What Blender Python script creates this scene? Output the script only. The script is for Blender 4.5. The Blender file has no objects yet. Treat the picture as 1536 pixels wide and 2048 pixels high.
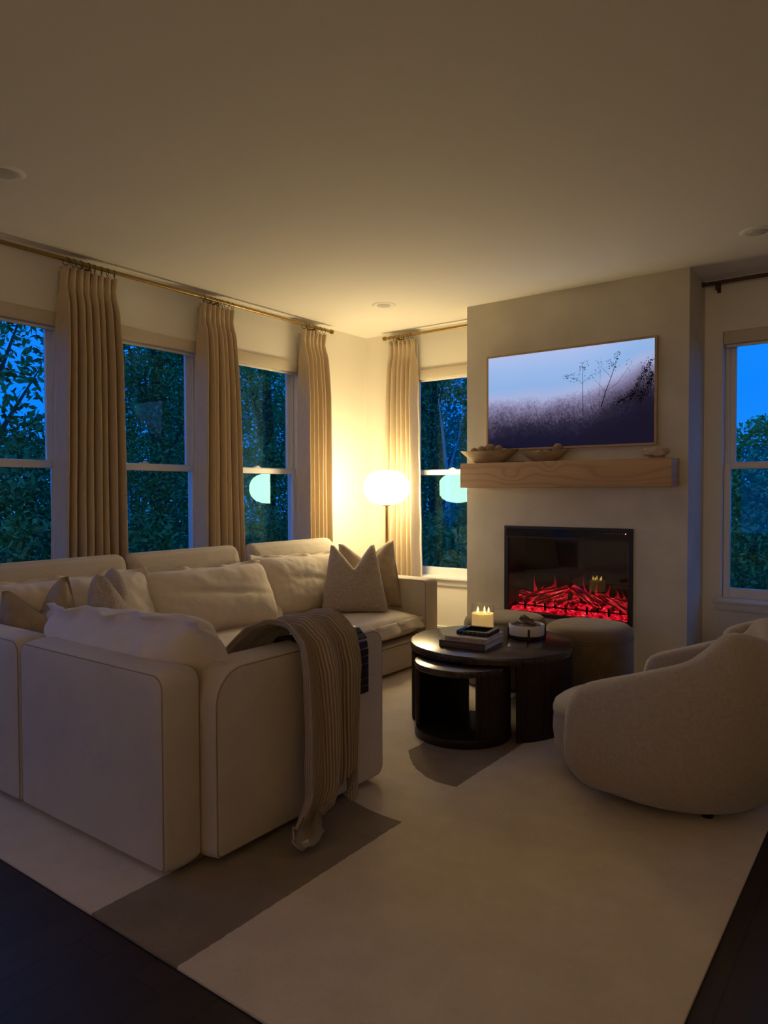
import bpy, bmesh, math, random
from mathutils import Vector, Matrix, noise
R_ = math.radians
PI = math.pi
SC = bpy.context.scene
COL = SC.collection
random.seed(7)

# ---------------------------------------------------------------- materials
def newmat(name):
    m = bpy.data.materials.new(name); m.use_nodes = True
    nt = m.node_tree; nt.nodes.clear()
    out = nt.nodes.new('ShaderNodeOutputMaterial')
    return m, nt, out
def N(nt, t, **kw):
    n = nt.nodes.new(t)
    for k, v in kw.items():
        if k == 'inp':
            for kk, vv in v.items(): n.inputs[kk].default_value = vv
        else: setattr(n, k, v)
    return n
def L(nt, a, b): nt.links.new(a, b)
def c4(c): return (c[0], c[1], c[2], 1.0)
def s2l(*rgb):
    r = []
    for v in rgb:
        v = v/255.0
        r.append(v/12.92 if v <= .04045 else ((v+.055)/1.055)**2.4)
    return tuple(r)

def mat(name, col, rough=.6, metal=0., col2=None, nscale=8., bump=0., bscale=60., sheen=0., spec=.5, stretch=None, detail=4., coat=0., wrinkle=0.):
    m, nt, out = newmat(name)
    b = N(nt, 'ShaderNodeBsdfPrincipled', inp={'Roughness': rough, 'Metallic': metal, 'Base Color': c4(col), 'Specular IOR Level': spec})
    if sheen: b.inputs['Sheen Weight'].default_value = sheen; b.inputs['Sheen Roughness'].default_value = .5
    if coat: b.inputs['Coat Weight'].default_value = coat; b.inputs['Coat Roughness'].default_value = .15
    tc = N(nt, 'ShaderNodeTexCoord'); src = tc.outputs['Object']
    if stretch:
        mp = N(nt, 'ShaderNodeMapping'); mp.inputs['Scale'].default_value = stretch
        L(nt, src, mp.inputs['Vector']); src = mp.outputs['Vector']
    if col2 is not None:
        n = N(nt, 'ShaderNodeTexNoise', inp={'Scale': nscale, 'Detail': detail, 'Roughness': .6})
        L(nt, src, n.inputs['Vector'])
        r = N(nt, 'ShaderNodeValToRGB')
        r.color_ramp.elements[0].position = .32; r.color_ramp.elements[1].position = .68
        r.color_ramp.elements[0].color = c4(col); r.color_ramp.elements[1].color = c4(col2)
        L(nt, n.outputs['Fac'], r.inputs['Fac']); L(nt, r.outputs['Color'], b.inputs['Base Color'])
    if bump:
        n2 = N(nt, 'ShaderNodeTexNoise', inp={'Scale': bscale, 'Detail': 3.})
        L(nt, src, n2.inputs['Vector'])
        bp = N(nt, 'ShaderNodeBump', inp={'Strength': bump, 'Distance': .01})
        L(nt, n2.outputs['Fac'], bp.inputs['Height']); L(nt, bp.outputs['Normal'], b.inputs['Normal'])
        if wrinkle:
            n3 = N(nt, 'ShaderNodeTexNoise', inp={'Scale': 5.5, 'Detail': 3., 'Distortion': .8}); L(nt, tc.outputs['Object'], n3.inputs['Vector'])
            b3 = N(nt, 'ShaderNodeBump', inp={'Strength': wrinkle, 'Distance': .03}); L(nt, n3.outputs['Fac'], b3.inputs['Height']); L(nt, b3.outputs['Normal'], bp.inputs['Normal'])
    L(nt, b.outputs['BSDF'], out.inputs['Surface'])
    return m
def emit(name, col, strength):
    m, nt, out = newmat(name)
    e = N(nt, 'ShaderNodeEmission', inp={'Color': c4(col), 'Strength': strength})
    L(nt, e.outputs[0], out.inputs['Surface']); return m
def pane_mat(name, refl, tint, f0=.036, gain=1.):
    # one face of a sheet of glass: clear, with an angle-dependent mirror reflection
    m, nt, out = newmat(name)
    lw = N(nt, 'ShaderNodeLayerWeight', inp={'Blend': .5})
    pw = N(nt, 'ShaderNodeMath', operation='POWER'); pw.inputs[1].default_value = 5.; L(nt, lw.outputs['Facing'], pw.inputs[0])
    mu = N(nt, 'ShaderNodeMath', operation='MULTIPLY_ADD', use_clamp=True); mu.inputs[1].default_value = gain; mu.inputs[2].default_value = f0
    L(nt, pw.outputs[0], mu.inputs[0])
    tr = N(nt, 'ShaderNodeBsdfTransparent', inp={'Color': c4(tint)})
    gl = N(nt, 'ShaderNodeBsdfGlossy', inp={'Color': c4(refl), 'Roughness': 0.0})
    mx = N(nt, 'ShaderNodeMixShader')
    L(nt, mu.outputs[0], mx.inputs[0]); L(nt, tr.outputs[0], mx.inputs[1]); L(nt, gl.outputs[0], mx.inputs[2])
    L(nt, mx.outputs[0], out.inputs['Surface']); return m

M = {}
M['wall'] = mat('warm_white_paint', (.83, .79, .705), .65, bump=.02, bscale=200)
M['ceil'] = mat('ceiling_paint', (.89, .84, .765), .8, bump=.02, bscale=150)
M['plaster'] = mat('limewash_plaster', (.56, .52, .44), .85, col2=(.68, .635, .55), nscale=2.2, bump=.08, bscale=14)
M['white'] = mat('white_vinyl', (.78, .77, .76), .35)
M['trimw'] = mat('white_trim', (.80, .78, .74), .4)
M['pane'] = pane_mat('window_glass', (.24, .62, .80), (.90, .95, .96), .036)
M['sofa'] = mat('cream_slipcover_fabric', (.60, .525, .43), .9, col2=(.55, .48, .39), nscale=5, bump=.12, bscale=420, sheen=.15, wrinkle=.22)
M['cushion'] = mat('cream_linen', (.72, .63, .52), .9, col2=(.66, .575, .47), nscale=7, bump=.2, bscale=260, sheen=.15, wrinkle=.30)
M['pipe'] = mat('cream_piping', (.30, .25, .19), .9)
M['linen'] = mat('tan_linen', (.43, .345, .24), .9, col2=(.36, .28, .19), nscale=9, bump=.2, bscale=300, wrinkle=.35)
M['curtain'] = mat('oatmeal_linen', (.60, .48, .33), .9, col2=(.54, .425, .285), nscale=60, bump=.12, bscale=350, stretch=(1, 1, .25))
M['lining'] = mat('white_lining', (.75, .73, .68), .9)
M['shade'] = mat('shade_fabric', (.66, .58, .46), .85, col2=(.62, .54, .42), nscale=90)
M['brass'] = mat('aged_brass', (.36, .235, .085), .34, 1.0)
M['brassd'] = mat('dark_shaded_brass', (.10, .07, .04), .4, .8)  # dark brass of the rings; on the right rod it stands for shade
M['rug'] = None
M['darkwood'] = mat('espresso_wood', (.015, .008, .006), .38, col2=(.028, .015, .010), nscale=10, stretch=(1, 12, 1), bump=.05, bscale=30, spec=.3)
M['tabletop'] = mat('espresso_tabletop', (.020, .012, .009), .25, col2=(.045, .024, .016), nscale=6, stretch=(2, 14, 1), coat=.3)
M['pine'] = None
M['ottoman'] = mat('taupe_velvet', (.20, .135, .075), .9, col2=(.15, .10, .055), nscale=9, bump=.08, bscale=200, sheen=.35)
M['boucle'] = mat('cream_boucle', (.45, .375, .275), .95, col2=(.39, .32, .235), nscale=70, bump=.5, bscale=120, sheen=.3)
M['boucle_pillow'] = mat('oat_boucle', (.55, .46, .37), .95, col2=(.36, .295, .23), nscale=110, bump=.9, bscale=110, sheen=.2, detail=2)
M['black'] = mat('matte_black', (.012, .011, .011), .5)
M['gloss'] = mat('gloss_black', (.008, .008, .009), .08)
M['soot'] = mat('firebox_black', (.012, .011, .011), .6)
M['grate'] = mat('grate_iron', (.006, .004, .004), .6)
M['bowlw'] = mat('carved_wood', (.42, .30, .17), .7, col2=(.30, .205, .11), nscale=10, bump=.3, bscale=25, stretch=(1, 3, 3))
M['ball'] = mat('wood_ball', (.33, .23, .13), .7, col2=(.26, .175, .095), nscale=30)
M['marble'] = mat('white_marble', (.75, .72, .68), .25, col2=(.66, .63, .60), nscale=6)
M['rock'] = mat('pale_rock', (.62, .52, .40), .9, col2=(.45, .35, .24), nscale=12, bump=.5, bscale=30)
M['bark'] = mat('driftwood', (.22, .17, .12), .9, col2=(.10, .07, .05), nscale=25, bump=.6, bscale=60)
M['wax'] = None
M['glassjar'] = pane_mat('jar_glass', (1, 1, 1), (.985, .985, .98), .03, .8)
M['fireglass'] = pane_mat('fire_glass', (1, .97, .93), (.80, .79, .79), .035)
M['frame'] = mat('pale_oak_frame', (.50, .36, .20), .5, col2=(.42, .29, .155), nscale=20, stretch=(1, 1, 12))
M['lamp'] = emit('lit_glass_globe', (1.0, .80, .42), 37)
M['flame'] = emit('candle_flame', (1.0, .72, .12), 9)
M['wick'] = M['black']
M['paper'] = mat('page_block', (.70, .66, .60), .8)
M['bk_brown'] = mat('brown_book_cloth', (.10, .065, .055), .7)
M['bk_cream'] = mat('grey_beige_book_cloth', (.42, .36, .30), .7)
M['ink'] = mat('dark_ink', (.06, .045, .04), .7)
M['inkpale'] = mat('pale_ink', (.22, .17, .15), .6)
M['throw'] = None
M['tag'] = mat('white_tag', (.75, .72, .68), .8)
M['leaf'] = mat('leaf_green', (.07, .20, .045), .6, col2=(.12, .30, .06), nscale=3)
M['leafl'] = mat('leaf_pale_green', (.12, .30, .06), .6, col2=(.18, .42, .09), nscale=3)
M['trunk'] = mat('tree_bark', (.06, .05, .045), .9, col2=(.10, .085, .075), nscale=20)
M['birch'] = mat('birch_bark', (.40, .38, .36), .8)
M['soil'] = mat('dark_lawn', (.02, .04, .018), .95, col2=(.035, .06, .025), nscale=2)
M['can'] = mat('downlight_trim', (.88, .85, .80), .5)
M['canin'] = mat('downlight_lens', (.58, .55, .49), .5)
M['led'] = emit('led_bulb', (1, .72, .38), 30)
M['redled'] = emit('red_power_led', (1, .12, .14), 6)
M['icon'] = mat('printed_icon', (.22, .22, .22), .5)
M['fill_emit'] = emit('fill_glow', (1, .70, .38), 40)  # emission of the added, unseen fill globes

def floor_mat():
    m, nt, out = newmat('dark_oak_planks')
    tc = N(nt, 'ShaderNodeTexCoord')
    mp = N(nt, 'ShaderNodeMapping'); mp.inputs['Rotation'].default_value = (0, 0, R_(90))
    L(nt, tc.outputs['Object'], mp.inputs['Vector'])
    br = N(nt, 'ShaderNodeTexBrick', inp={'Scale': 1., 'Mortar Size': .0025, 'Brick Width': 1.4, 'Row Height': .13,
        'Color1': (.030, .019, .013, 1), 'Color2': (.050, .031, .021, 1), 'Mortar': (.008, .005, .004, 1)})
    L(nt, mp.outputs[0], br.inputs['Vector'])
    mp2 = N(nt, 'ShaderNodeMapping'); mp2.inputs['Scale'].default_value = (18, 1.2, 1)
    L(nt, tc.outputs['Object'], mp2.inputs['Vector'])
    n = N(nt, 'ShaderNodeTexNoise', inp={'Scale': 3., 'Detail': 6.}); L(nt, mp2.outputs[0], n.inputs['Vector'])
    mx = N(nt, 'ShaderNodeMix', data_type='RGBA', blend_type='MULTIPLY'); mx.inputs[0].default_value = .6
    L(nt, br.outputs['Color'], mx.inputs[6]); L(nt, n.outputs['Fac'], mx.inputs[7])
    b = N(nt, 'ShaderNodeBsdfPrincipled', inp={'Roughness': .42})
    L(nt, mx.outputs[2], b.inputs['Base Color']); L(nt, b.outputs[0], out.inputs[0]); return m
M['floor'] = floor_mat()

def math_(nt, op, a, b=None, clamp=False):
    n = N(nt, 'ShaderNodeMath', operation=op, use_clamp=clamp)
    for i, v in enumerate((a, b)):
        if v is None: continue
        if isinstance(v, (int, float)): n.inputs[i].default_value = v
        else: L(nt, v, n.inputs[i])
    return n.outputs[0]
def rug_mat(ox, oy):
    m, nt, out = newmat('cream_rug_with_taupe_bands')
    tc = N(nt, 'ShaderNodeTexCoord'); sp = N(nt, 'ShaderNodeSeparateXYZ')
    nz = N(nt, 'ShaderNodeTexNoise', inp={'Scale': 30., 'Detail': 3.}); L(nt, tc.outputs['Object'], nz.inputs['Vector'])
    wob = math_(nt, 'MULTIPLY', math_(nt, 'SUBTRACT', nz.outputs['Fac'], .5), .012)
    L(nt, tc.outputs['Object'], sp.inputs[0])
    x = math_(nt, 'ADD', math_(nt, 'ADD', sp.outputs[0], ox), wob); y = math_(nt, 'ADD', math_(nt, 'ADD', sp.outputs[1], oy), wob)
    inx = math_(nt, 'MULTIPLY', math_(nt, 'GREATER_THAN', x, 2.14), math_(nt, 'LESS_THAN', x, 2.558))
    d2 = math_(nt, 'POWER', math_(nt, 'SUBTRACT', x, 2.5), 2.)
    lo = math_(nt, 'LESS_THAN', y, math_(nt, 'ADD', math_(nt, 'MULTIPLY', d2, .75), -3.055))
    hi = math_(nt, 'GREATER_THAN', y, math_(nt, 'ADD', math_(nt, 'MULTIPLY', d2, 1.9), -2.65))
    msk = math_(nt, 'MULTIPLY', inx, math_(nt, 'ADD', lo, hi, True))
    n = N(nt, 'ShaderNodeTexNoise', inp={'Scale': 5., 'Detail': 5., 'Roughness': .65}); L(nt, tc.outputs['Object'], n.inputs['Vector'])
    r1 = N(nt, 'ShaderNodeValToRGB'); r1.color_ramp.elements[0].position = .3; r1.color_ramp.elements[1].position = .7
    r1.color_ramp.elements[0].color = (.66, .56, .42, 1); r1.color_ramp.elements[1].color = (.76, .65, .50, 1)
    r2 = N(nt, 'ShaderNodeValToRGB'); r2.color_ramp.elements[0].position = .3; r2.color_ramp.elements[1].position = .7
    r2.color_ramp.elements[0].color = (.23, .18, .125, 1); r2.color_ramp.elements[1].color = (.30, .24, .17, 1)
    L(nt, n.outputs['Fac'], r1.inputs[0]); L(nt, n.outputs['Fac'], r2.inputs[0])
    mx = N(nt, 'ShaderNodeMix', data_type='RGBA'); L(nt, msk, mx.inputs[0]); L(nt, r1.outputs[0], mx.inputs[6]); L(nt, r2.outputs[0], mx.inputs[7])
    b = N(nt, 'ShaderNodeBsdfPrincipled', inp={'Roughness': .95, 'Specular IOR Level': .2})
    L(nt, mx.outputs[2], b.inputs['Base Color'])
    n2 = N(nt, 'ShaderNodeTexNoise', inp={'Scale': 220., 'Detail': 2.}); L(nt, tc.outputs['Object'], n2.inputs['Vector'])
    bp = N(nt, 'ShaderNodeBump', inp={'Strength': .35, 'Distance': .01}); L(nt, n2.outputs['Fac'], bp.inputs['Height']); L(nt, bp.outputs[0], b.inputs['Normal'])
    L(nt, b.outputs[0], out.inputs[0]); return m
def pine_mat():
    m, nt, out = newmat('knotty_pine')
    tc = N(nt, 'ShaderNodeTexCoord')
    mp = N(nt, 'ShaderNodeMapping'); mp.inputs['Scale'].default_value = (.8, 1.2, 3.)
    L(nt, tc.outputs['Object'], mp.inputs['Vector'])
    # knots: radial push of the grain around a few points
    sp = N(nt, 'ShaderNodeSeparateXYZ'); L(nt, tc.outputs['Object'], sp.inputs[0])
    push = None
    for kx, kz, sx in ((-.35, .085, .09), (.42, .075, .20), (-.05, .15, .05)):
        dx = math_(nt, 'DIVIDE', math_(nt, 'SUBTRACT', sp.outputs[0], kx), sx)
        dz = math_(nt, 'DIVIDE', math_(nt, 'SUBTRACT', sp.outputs[2], kz), .04)
        q = math_(nt, 'ADD', math_(nt, 'MULTIPLY', dx, dx), math_(nt, 'MULTIPLY', dz, dz))
        g = math_(nt, 'MULTIPLY', math_(nt, 'POWER', 2.718, math_(nt, 'MULTIPLY', q, -.6)), .9)
        push = g if push is None else math_(nt, 'ADD', push, g)
    n = N(nt, 'ShaderNodeTexNoise', inp={'Scale': 1.6, 'Detail': 2.}); L(nt, mp.outputs[0], n.inputs['Vector'])
    ph = math_(nt, 'ADD', math_(nt, 'MULTIPLY', sp.outputs[2], 19.), math_(nt, 'ADD', math_(nt, 'MULTIPLY', n.outputs['Fac'], 2.6), math_(nt, 'MULTIPLY', push, 1.5)))
    ring = math_(nt, 'PINGPONG', ph, .5)
    r = N(nt, 'ShaderNodeValToRGB')
    e = r.color_ramp.elements; e[0].position = 0; e[0].color = (.44, .265, .125, 1); e[1].position = .5; e[1].color = (.55, .36, .185, 1)
    e2 = r.color_ramp.elements.new(.16); e2.color = (.525, .34, .17, 1)
    L(nt, ring, r.inputs[0])
    b = N(nt, 'ShaderNodeBsdfPrincipled', inp={'Roughness': .55})
    L(nt, r.outputs[0], b.inputs['Base Color']); L(nt, b.outputs[0], out.inputs[0]); return m
M['pine'] = pine_mat()
def wax_mat():
    m, nt, out = newmat('glowing_candle_wax')
    b = N(nt, 'ShaderNodeBsdfPrincipled', inp={'Base Color': (.80, .66, .36, 1), 'Roughness': .5, 'Subsurface Weight': .6, 'Subsurface Radius': (.06, .04, .015), 'Subsurface Scale': .6})
    b.inputs['Emission Color'].default_value = (1, .62, .18, 1); b.inputs['Emission Strength'].default_value = .38
    L(nt, b.outputs[0], out.inputs[0]); return m
M['wax'] = wax_mat()
def throw_mat():
    m, nt, out = newmat('ribbed_knit_throw')
    uv = N(nt, 'ShaderNodeUVMap'); sp = N(nt, 'ShaderNodeSeparateXYZ'); L(nt, uv.outputs[0], sp.inputs[0])
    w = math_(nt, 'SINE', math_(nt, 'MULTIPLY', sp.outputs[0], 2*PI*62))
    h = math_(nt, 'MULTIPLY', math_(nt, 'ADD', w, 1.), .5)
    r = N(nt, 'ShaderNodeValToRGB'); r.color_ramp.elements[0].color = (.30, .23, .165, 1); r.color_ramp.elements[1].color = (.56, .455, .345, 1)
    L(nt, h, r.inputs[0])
    b = N(nt, 'ShaderNodeBsdfPrincipled', inp={'Roughness': .95, 'Sheen Weight': .2})
    L(nt, r.outputs[0], b.inputs['Base Color'])
    bp = N(nt, 'ShaderNodeBump', inp={'Strength': .8, 'Distance': .006}); L(nt, h, bp.inputs['Height']); L(nt, bp.outputs[0], b.inputs['Normal'])
    L(nt, b.outputs[0], out.inputs[0]); return m
M['throw'] = throw_mat()
def log_mat():
    m, nt, out = newmat('glowing_resin_log')
    tc = N(nt, 'ShaderNodeTexCoord')
    mp = N(nt, 'ShaderNodeMapping'); mp.inputs['Scale'].default_value = (9, 85, 85)
    L(nt, tc.outputs['Object'], mp.inputs['Vector'])
    n = N(nt, 'ShaderNodeTexNoise', inp={'Scale': 1.1, 'Detail': 3., 'Roughness': .6}); L(nt, mp.outputs[0], n.inputs['Vector'])
    r = N(nt, 'ShaderNodeValToRGB'); e = r.color_ramp.elements
    e[0].position = .44; e[0].color = (.022, .0006, .001, 1); e[1].position = .68; e[1].color = (1, .12, .12, 1)
    k = e.new(.53); k.color = (.13, .002, .004, 1); k = e.new(.60); k.color = (.85, .010, .02, 1)
    L(nt, n.outputs['Fac'], r.inputs[0])
    b = N(nt, 'ShaderNodeBsdfPrincipled', inp={'Base Color': (.03, .012, .01, 1), 'Roughness': .7, 'Emission Strength': 1.15})
    L(nt, r.outputs[0], b.inputs['Emission Color']); L(nt, b.outputs[0], out.inputs[0]); return m
M['log'] = log_mat()
def ember_mat():
    m, nt, out = newmat('glowing_ember_bed')
    tc = N(nt, 'ShaderNodeTexCoord')
    n = N(nt, 'ShaderNodeTexNoise', inp={'Scale': 38., 'Detail': 3.}); L(nt, tc.outputs['Object'], n.inputs['Vector'])
    r = N(nt, 'ShaderNodeValToRGB'); e = r.color_ramp.elements
    e[0].position = .36; e[0].color = (.10, .0006, .003, 1); e[1].position = .72; e[1].color = (1, .16, .20, 1)
    k = e.new(.50); k.color = (.72, .004, .016, 1); k = e.new(.60); k.color = (1, .012, .045, 1)
    L(nt, n.outputs['Fac'], r.inputs[0])
    em = N(nt, 'ShaderNodeEmission', inp={'Strength': 1.4}); L(nt, r.outputs[0], em.inputs[0]); L(nt, em.outputs[0], out.inputs[0]); return m
M['ember'] = ember_mat()
def fireflame_mat():
    m, nt, out = newmat('projected_red_flame')
    tc = N(nt, 'ShaderNodeTexCoord'); sp = N(nt, 'ShaderNodeSeparateXYZ'); L(nt, tc.outputs['Generated'], sp.inputs[0])
    n = N(nt, 'ShaderNodeTexNoise', inp={'Scale': 5., 'Detail': 2.}); L(nt, tc.outputs['Generated'], n.inputs['Vector'])
    g = math_(nt, 'SUBTRACT', 1., sp.outputs[2]); g = math_(nt, 'POWER', g, 1.3)
    a = math_(nt, 'MULTIPLY', g, math_(nt, 'MULTIPLY', n.outputs['Fac'], 1.7), True)
    em = N(nt, 'ShaderNodeEmission', inp={'Color': (.9, .012, .02, 1), 'Strength': 1.0})
    tr = N(nt, 'ShaderNodeBsdfTransparent'); mx = N(nt, 'ShaderNodeMixShader')
    L(nt, a, mx.inputs[0]); L(nt, tr.outputs[0], mx.inputs[1]); L(nt, em.outputs[0], mx.inputs[2]); L(nt, mx.outputs[0], out.inputs[0]); return m
M['fireflame'] = fireflame_mat()
def screen_mat():
    # the picture shown on the television: misty sky over a purple-to-navy meadow
    m, nt, out = newmat('television_picture')
    tc = N(nt, 'ShaderNodeTexCoord'); sp = N(nt, 'ShaderNodeSeparateXYZ'); L(nt, tc.outputs['Object'], sp.inputs[0])
    hx = math_(nt, 'DIVIDE', sp.outputs[0], .612)      # -1..1
    hz = math_(nt, 'DIVIDE', sp.outputs[2], .688)      # 0..1
    nb = N(nt, 'ShaderNodeTexNoise', inp={'Scale': 4.5, 'Detail': 9., 'Roughness': .62}); L(nt, tc.outputs['Object'], nb.inputs['Vector'])
    nf = N(nt, 'ShaderNodeTexNoise', inp={'Scale': 60., 'Detail': 8., 'Roughness': .8}); L(nt, tc.outputs['Object'], nf.inputs['Vector'])
    low = math_(nt, 'SUBTRACT', 1., math_(nt, 'MULTIPLY', hz, 1.25), True)
    rise = math_(nt, 'MULTIPLY', math_(nt, 'POWER', math_(nt, 'MULTIPLY', math_(nt, 'ADD', hx, .15, True), .9, True), 2.2), .33)
    rag = math_(nt, 'MULTIPLY', math_(nt, 'SUBTRACT', nb.outputs['Fac'], .5), .42)
    rag2 = math_(nt, 'MULTIPLY', math_(nt, 'MULTIPLY', math_(nt, 'SUBTRACT', nf.outputs['Fac'], .46), low), .85)
    v = math_(nt, 'ADD', math_(nt, 'SUBTRACT', hz, rise), math_(nt, 'ADD', math_(nt, 'MULTIPLY', rag, math_(nt, 'ADD', low, .12)), rag2))
    r = N(nt, 'ShaderNodeValToRGB'); e = r.color_ramp.elements
    e[0].position = .02; e[0].color = c4(s2l(8, 7, 32)); e[1].position = 1.0; e[1].color = c4(s2l(176, 196, 242))
    for p, c in ((.16, (15, 13, 38)), (.29, (42, 37, 58)), (.40, (96, 88, 116)), (.49, (142, 138, 176)), (.57, (172, 184, 226)), (.68, (146, 184, 236)), (.85, (158, 190, 240))):
        k = e.new(p); k.color = c4(s2l(*c))
    L(nt, v, r.inputs[0])
    b = N(nt, 'ShaderNodeBsdfPrincipled', inp={'Base Color': (.01, .01, .012, 1), 'Roughness': .35, 'Emission Strength': .92})
    L(nt, r.outputs[0], b.inputs['Emission Color']); L(nt, b.outputs[0], out.inputs[0]); return m
M['screen'] = screen_mat()
M['twig'] = mat('screen_dark_pixels', (.006, .006, .012), .4)

# ---------------------------------------------------------------- object helpers
def setp(o, label=None, cat=None, group=None, kind=None):
    if label: o['label'] = label
    if cat: o['category'] = cat
    if group: o['group'] = group
    if kind: o['kind'] = kind
    return o
def thing(name, label, cat, loc=(0, 0, 0), rz=0., group=None, kind=None):
    o = bpy.data.objects.new(name, None); COL.objects.link(o)
    o.empty_display_size = .1
    o.location = loc; o.rotation_euler = (0, 0, rz)
    return setp(o, label, cat, group, kind)
def root_of(o):
    while o.parent: o = o.parent
    return o
def obj(name, bm, m, parent=None, world=False, sharp=38, solid=0.):
    """bm -> ONE mesh object; world=True: bm is in world coordinates, moved into the parent's frame"""
    if world and parent is not None:
        r = root_of(parent)
        mw = Matrix.Translation(r.location) @ r.rotation_euler.to_matrix().to_4x4()
        bm.transform(mw.inverted())
    bm.normal_update()
    for f in bm.faces: f.smooth = True
    lim = R_(sharp)
    for e in bm.edges:
        if len(e.link_faces) == 2: e.smooth = e.calc_face_angle(0) < lim
    me = bpy.data.meshes.new(name); bm.to_mesh(me); bm.free()
    if m is not None: me.materials.append(m)
    o = bpy.data.objects.new(name, me); COL.objects.link(o)
    if parent is not None: o.parent = parent
    if solid:
        md = o.modifiers.new('solid', 'SOLIDIFY'); md.thickness = solid; md.offset = 0
    return o
def single(name, bm, m, label, cat, loc=(0, 0, 0), rz=0, group=None, kind=None, **kw):
    """a thing that is one mesh; bm local to loc"""
    o = obj(name, bm, m, None, **kw); o.location = loc; o.rotation_euler = (0, 0, rz)
    return setp(o, label, cat, group, kind)
def dup(root, loc, rz=None, label=None, group=None):
    r = root.copy(); COL.objects.link(r); r.location = loc
    if rz is not None: r.rotation_euler = (0, 0, rz)
    if label: r['label'] = label
    if group: r['group'] = group
    for ch in list(root.children):
        c = ch.copy(); COL.objects.link(c); c.parent = r
        for g in list(ch.children):
            d = g.copy(); COL.objects.link(d); d.parent = c
    return r
def struct(name, bm, m, parent=None, label=None, **kw):
    o = obj(name, bm, m, parent, **kw)
    if parent is None:
        o['kind'] = 'structure'
        if label: o['label'] = label
    return o

# ---------------------------------------------------------------- mesh helpers
def B(): return bmesh.new()
def box(bm, lo, hi, bev=0., seg=2):
    r = bmesh.ops.create_cube(bm, size=1.)
    vs = r['verts']
    for v in vs:
        v.co = Vector([lo[i] + (v.co[i]+.5)*(hi[i]-lo[i]) for i in range(3)])
    if bev:
        es = list({e for v in vs for e in v.link_edges})
        bmesh.ops.bevel(bm, geom=es, offset=bev, segments=seg, affect='EDGES', profile=.5)
    return bm
def rings(bm, rs, closed=True, cap0=True, cap1=True):
    """rs: list of rings (lists of Vectors, same length) -> skin"""
    vv = [[bm.verts.new(p) for p in r] for r in rs]
    n = len(vv[0])
    for a, b in zip(vv, vv[1:]):
        for i in range(n if closed else n-1):
            j = (i+1) % n
            try: bm.faces.new((a[i], a[j], b[j], b[i]))
            except ValueError: pass
    if closed and cap0: bm.faces.new(vv[0][::-1])
    if closed and cap1: bm.faces.new(vv[-1])
    return vv
def lathe(bm, prof, c=(0, 0, 0), n=48, sx=1., sy=1.):
    """prof: list (r,z) bottom->top or any path; r=0 ends collapse"""
    rs = []
    for r, z in prof:
        rr = max(r, 1e-5)
        rs.append([Vector((c[0]+rr*sx*math.cos(2*PI*i/n), c[1]+rr*sy*math.sin(2*PI*i/n), c[2]+z)) for i in range(n)])
    rings(bm, rs); return bm
def tube(bm, pts, rad, n=8, closed=False):
    pts = [Vector(p) for p in pts]
    if not isinstance(rad, (list, tuple)): rad = [rad]*len(pts)
    rs = []; up = Vector((0, 0, 1)); prev = None
    k = len(pts)
    for i, p in enumerate(pts):
        if closed: d = pts[(i+1) % k]-pts[(i-1) % k]
        else: d = pts[min(i+1, k-1)]-pts[max(i-1, 0)]
        d.normalize()
        a = (prev - d*prev.dot(d)) if prev is not None else d.cross(up if abs(d.z) < .95 else Vector((1, 0, 0)))
        if a.length < 1e-6: a = d.orthogonal()
        a.normalize(); prev = a; b = d.cross(a)
        rs.append([p + rad[i]*(math.cos(2*PI*j/n)*a + math.sin(2*PI*j/n)*b) for j in range(n)])
    if closed: rs.append(rs[0]); 
    if closed:
        vv = [[bm.verts.new(p) for p in r] for r in rs[:-1]]
        for i in range(len(vv)):
            a, b = vv[i], vv[(i+1) % len(vv)]
            for j in range(n): bm.faces.new((a[j], a[(j+1) % n], b[(j+1) % n], b[j]))
    else: rings(bm, rs)
    return bm
def grid(bm, f, nu, nv, uv=False):
    """f(u,v) in 0..1 -> Vector"""
    vs = [[bm.verts.new(f(i/nu, j/nv)) for j in range(nv+1)] for i in range(nu+1)]
    lay = bm.loops.layers.uv.verify() if uv else None
    for i in range(nu):
        for j in range(nv):
            fc = bm.faces.new((vs[i][j], vs[i+1][j], vs[i+1][j+1], vs[i][j+1]))
            if uv:
                for lp, (a, b) in zip(fc.loops, ((i, j), (i+1, j), (i+1, j+1), (i, j+1))): lp[lay].uv = (a/nu, b/nv)
    return vs
def sgnpow(x, p): return math.copysign(abs(x)**p, x)
def rrect(w, h, rs, n=7):
    """rounded rectangle outline centred; rs radii (bl,br,tr,tl)"""
    pts = []
    for (cx, cy, r, a0) in ((-w/2+rs[0], -h/2+rs[0], rs[0], 180), (w/2-rs[1], -h/2+rs[1], rs[1], 270), (w/2-rs[2], h/2-rs[2], rs[2], 0), (-w/2+rs[3], h/2-rs[3], rs[3], 90)):
        for i in range(n+1):
            a = R_(a0+90*i/n); pts.append((cx+r*math.cos(a), cy+r*math.sin(a)))
    return pts
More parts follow.
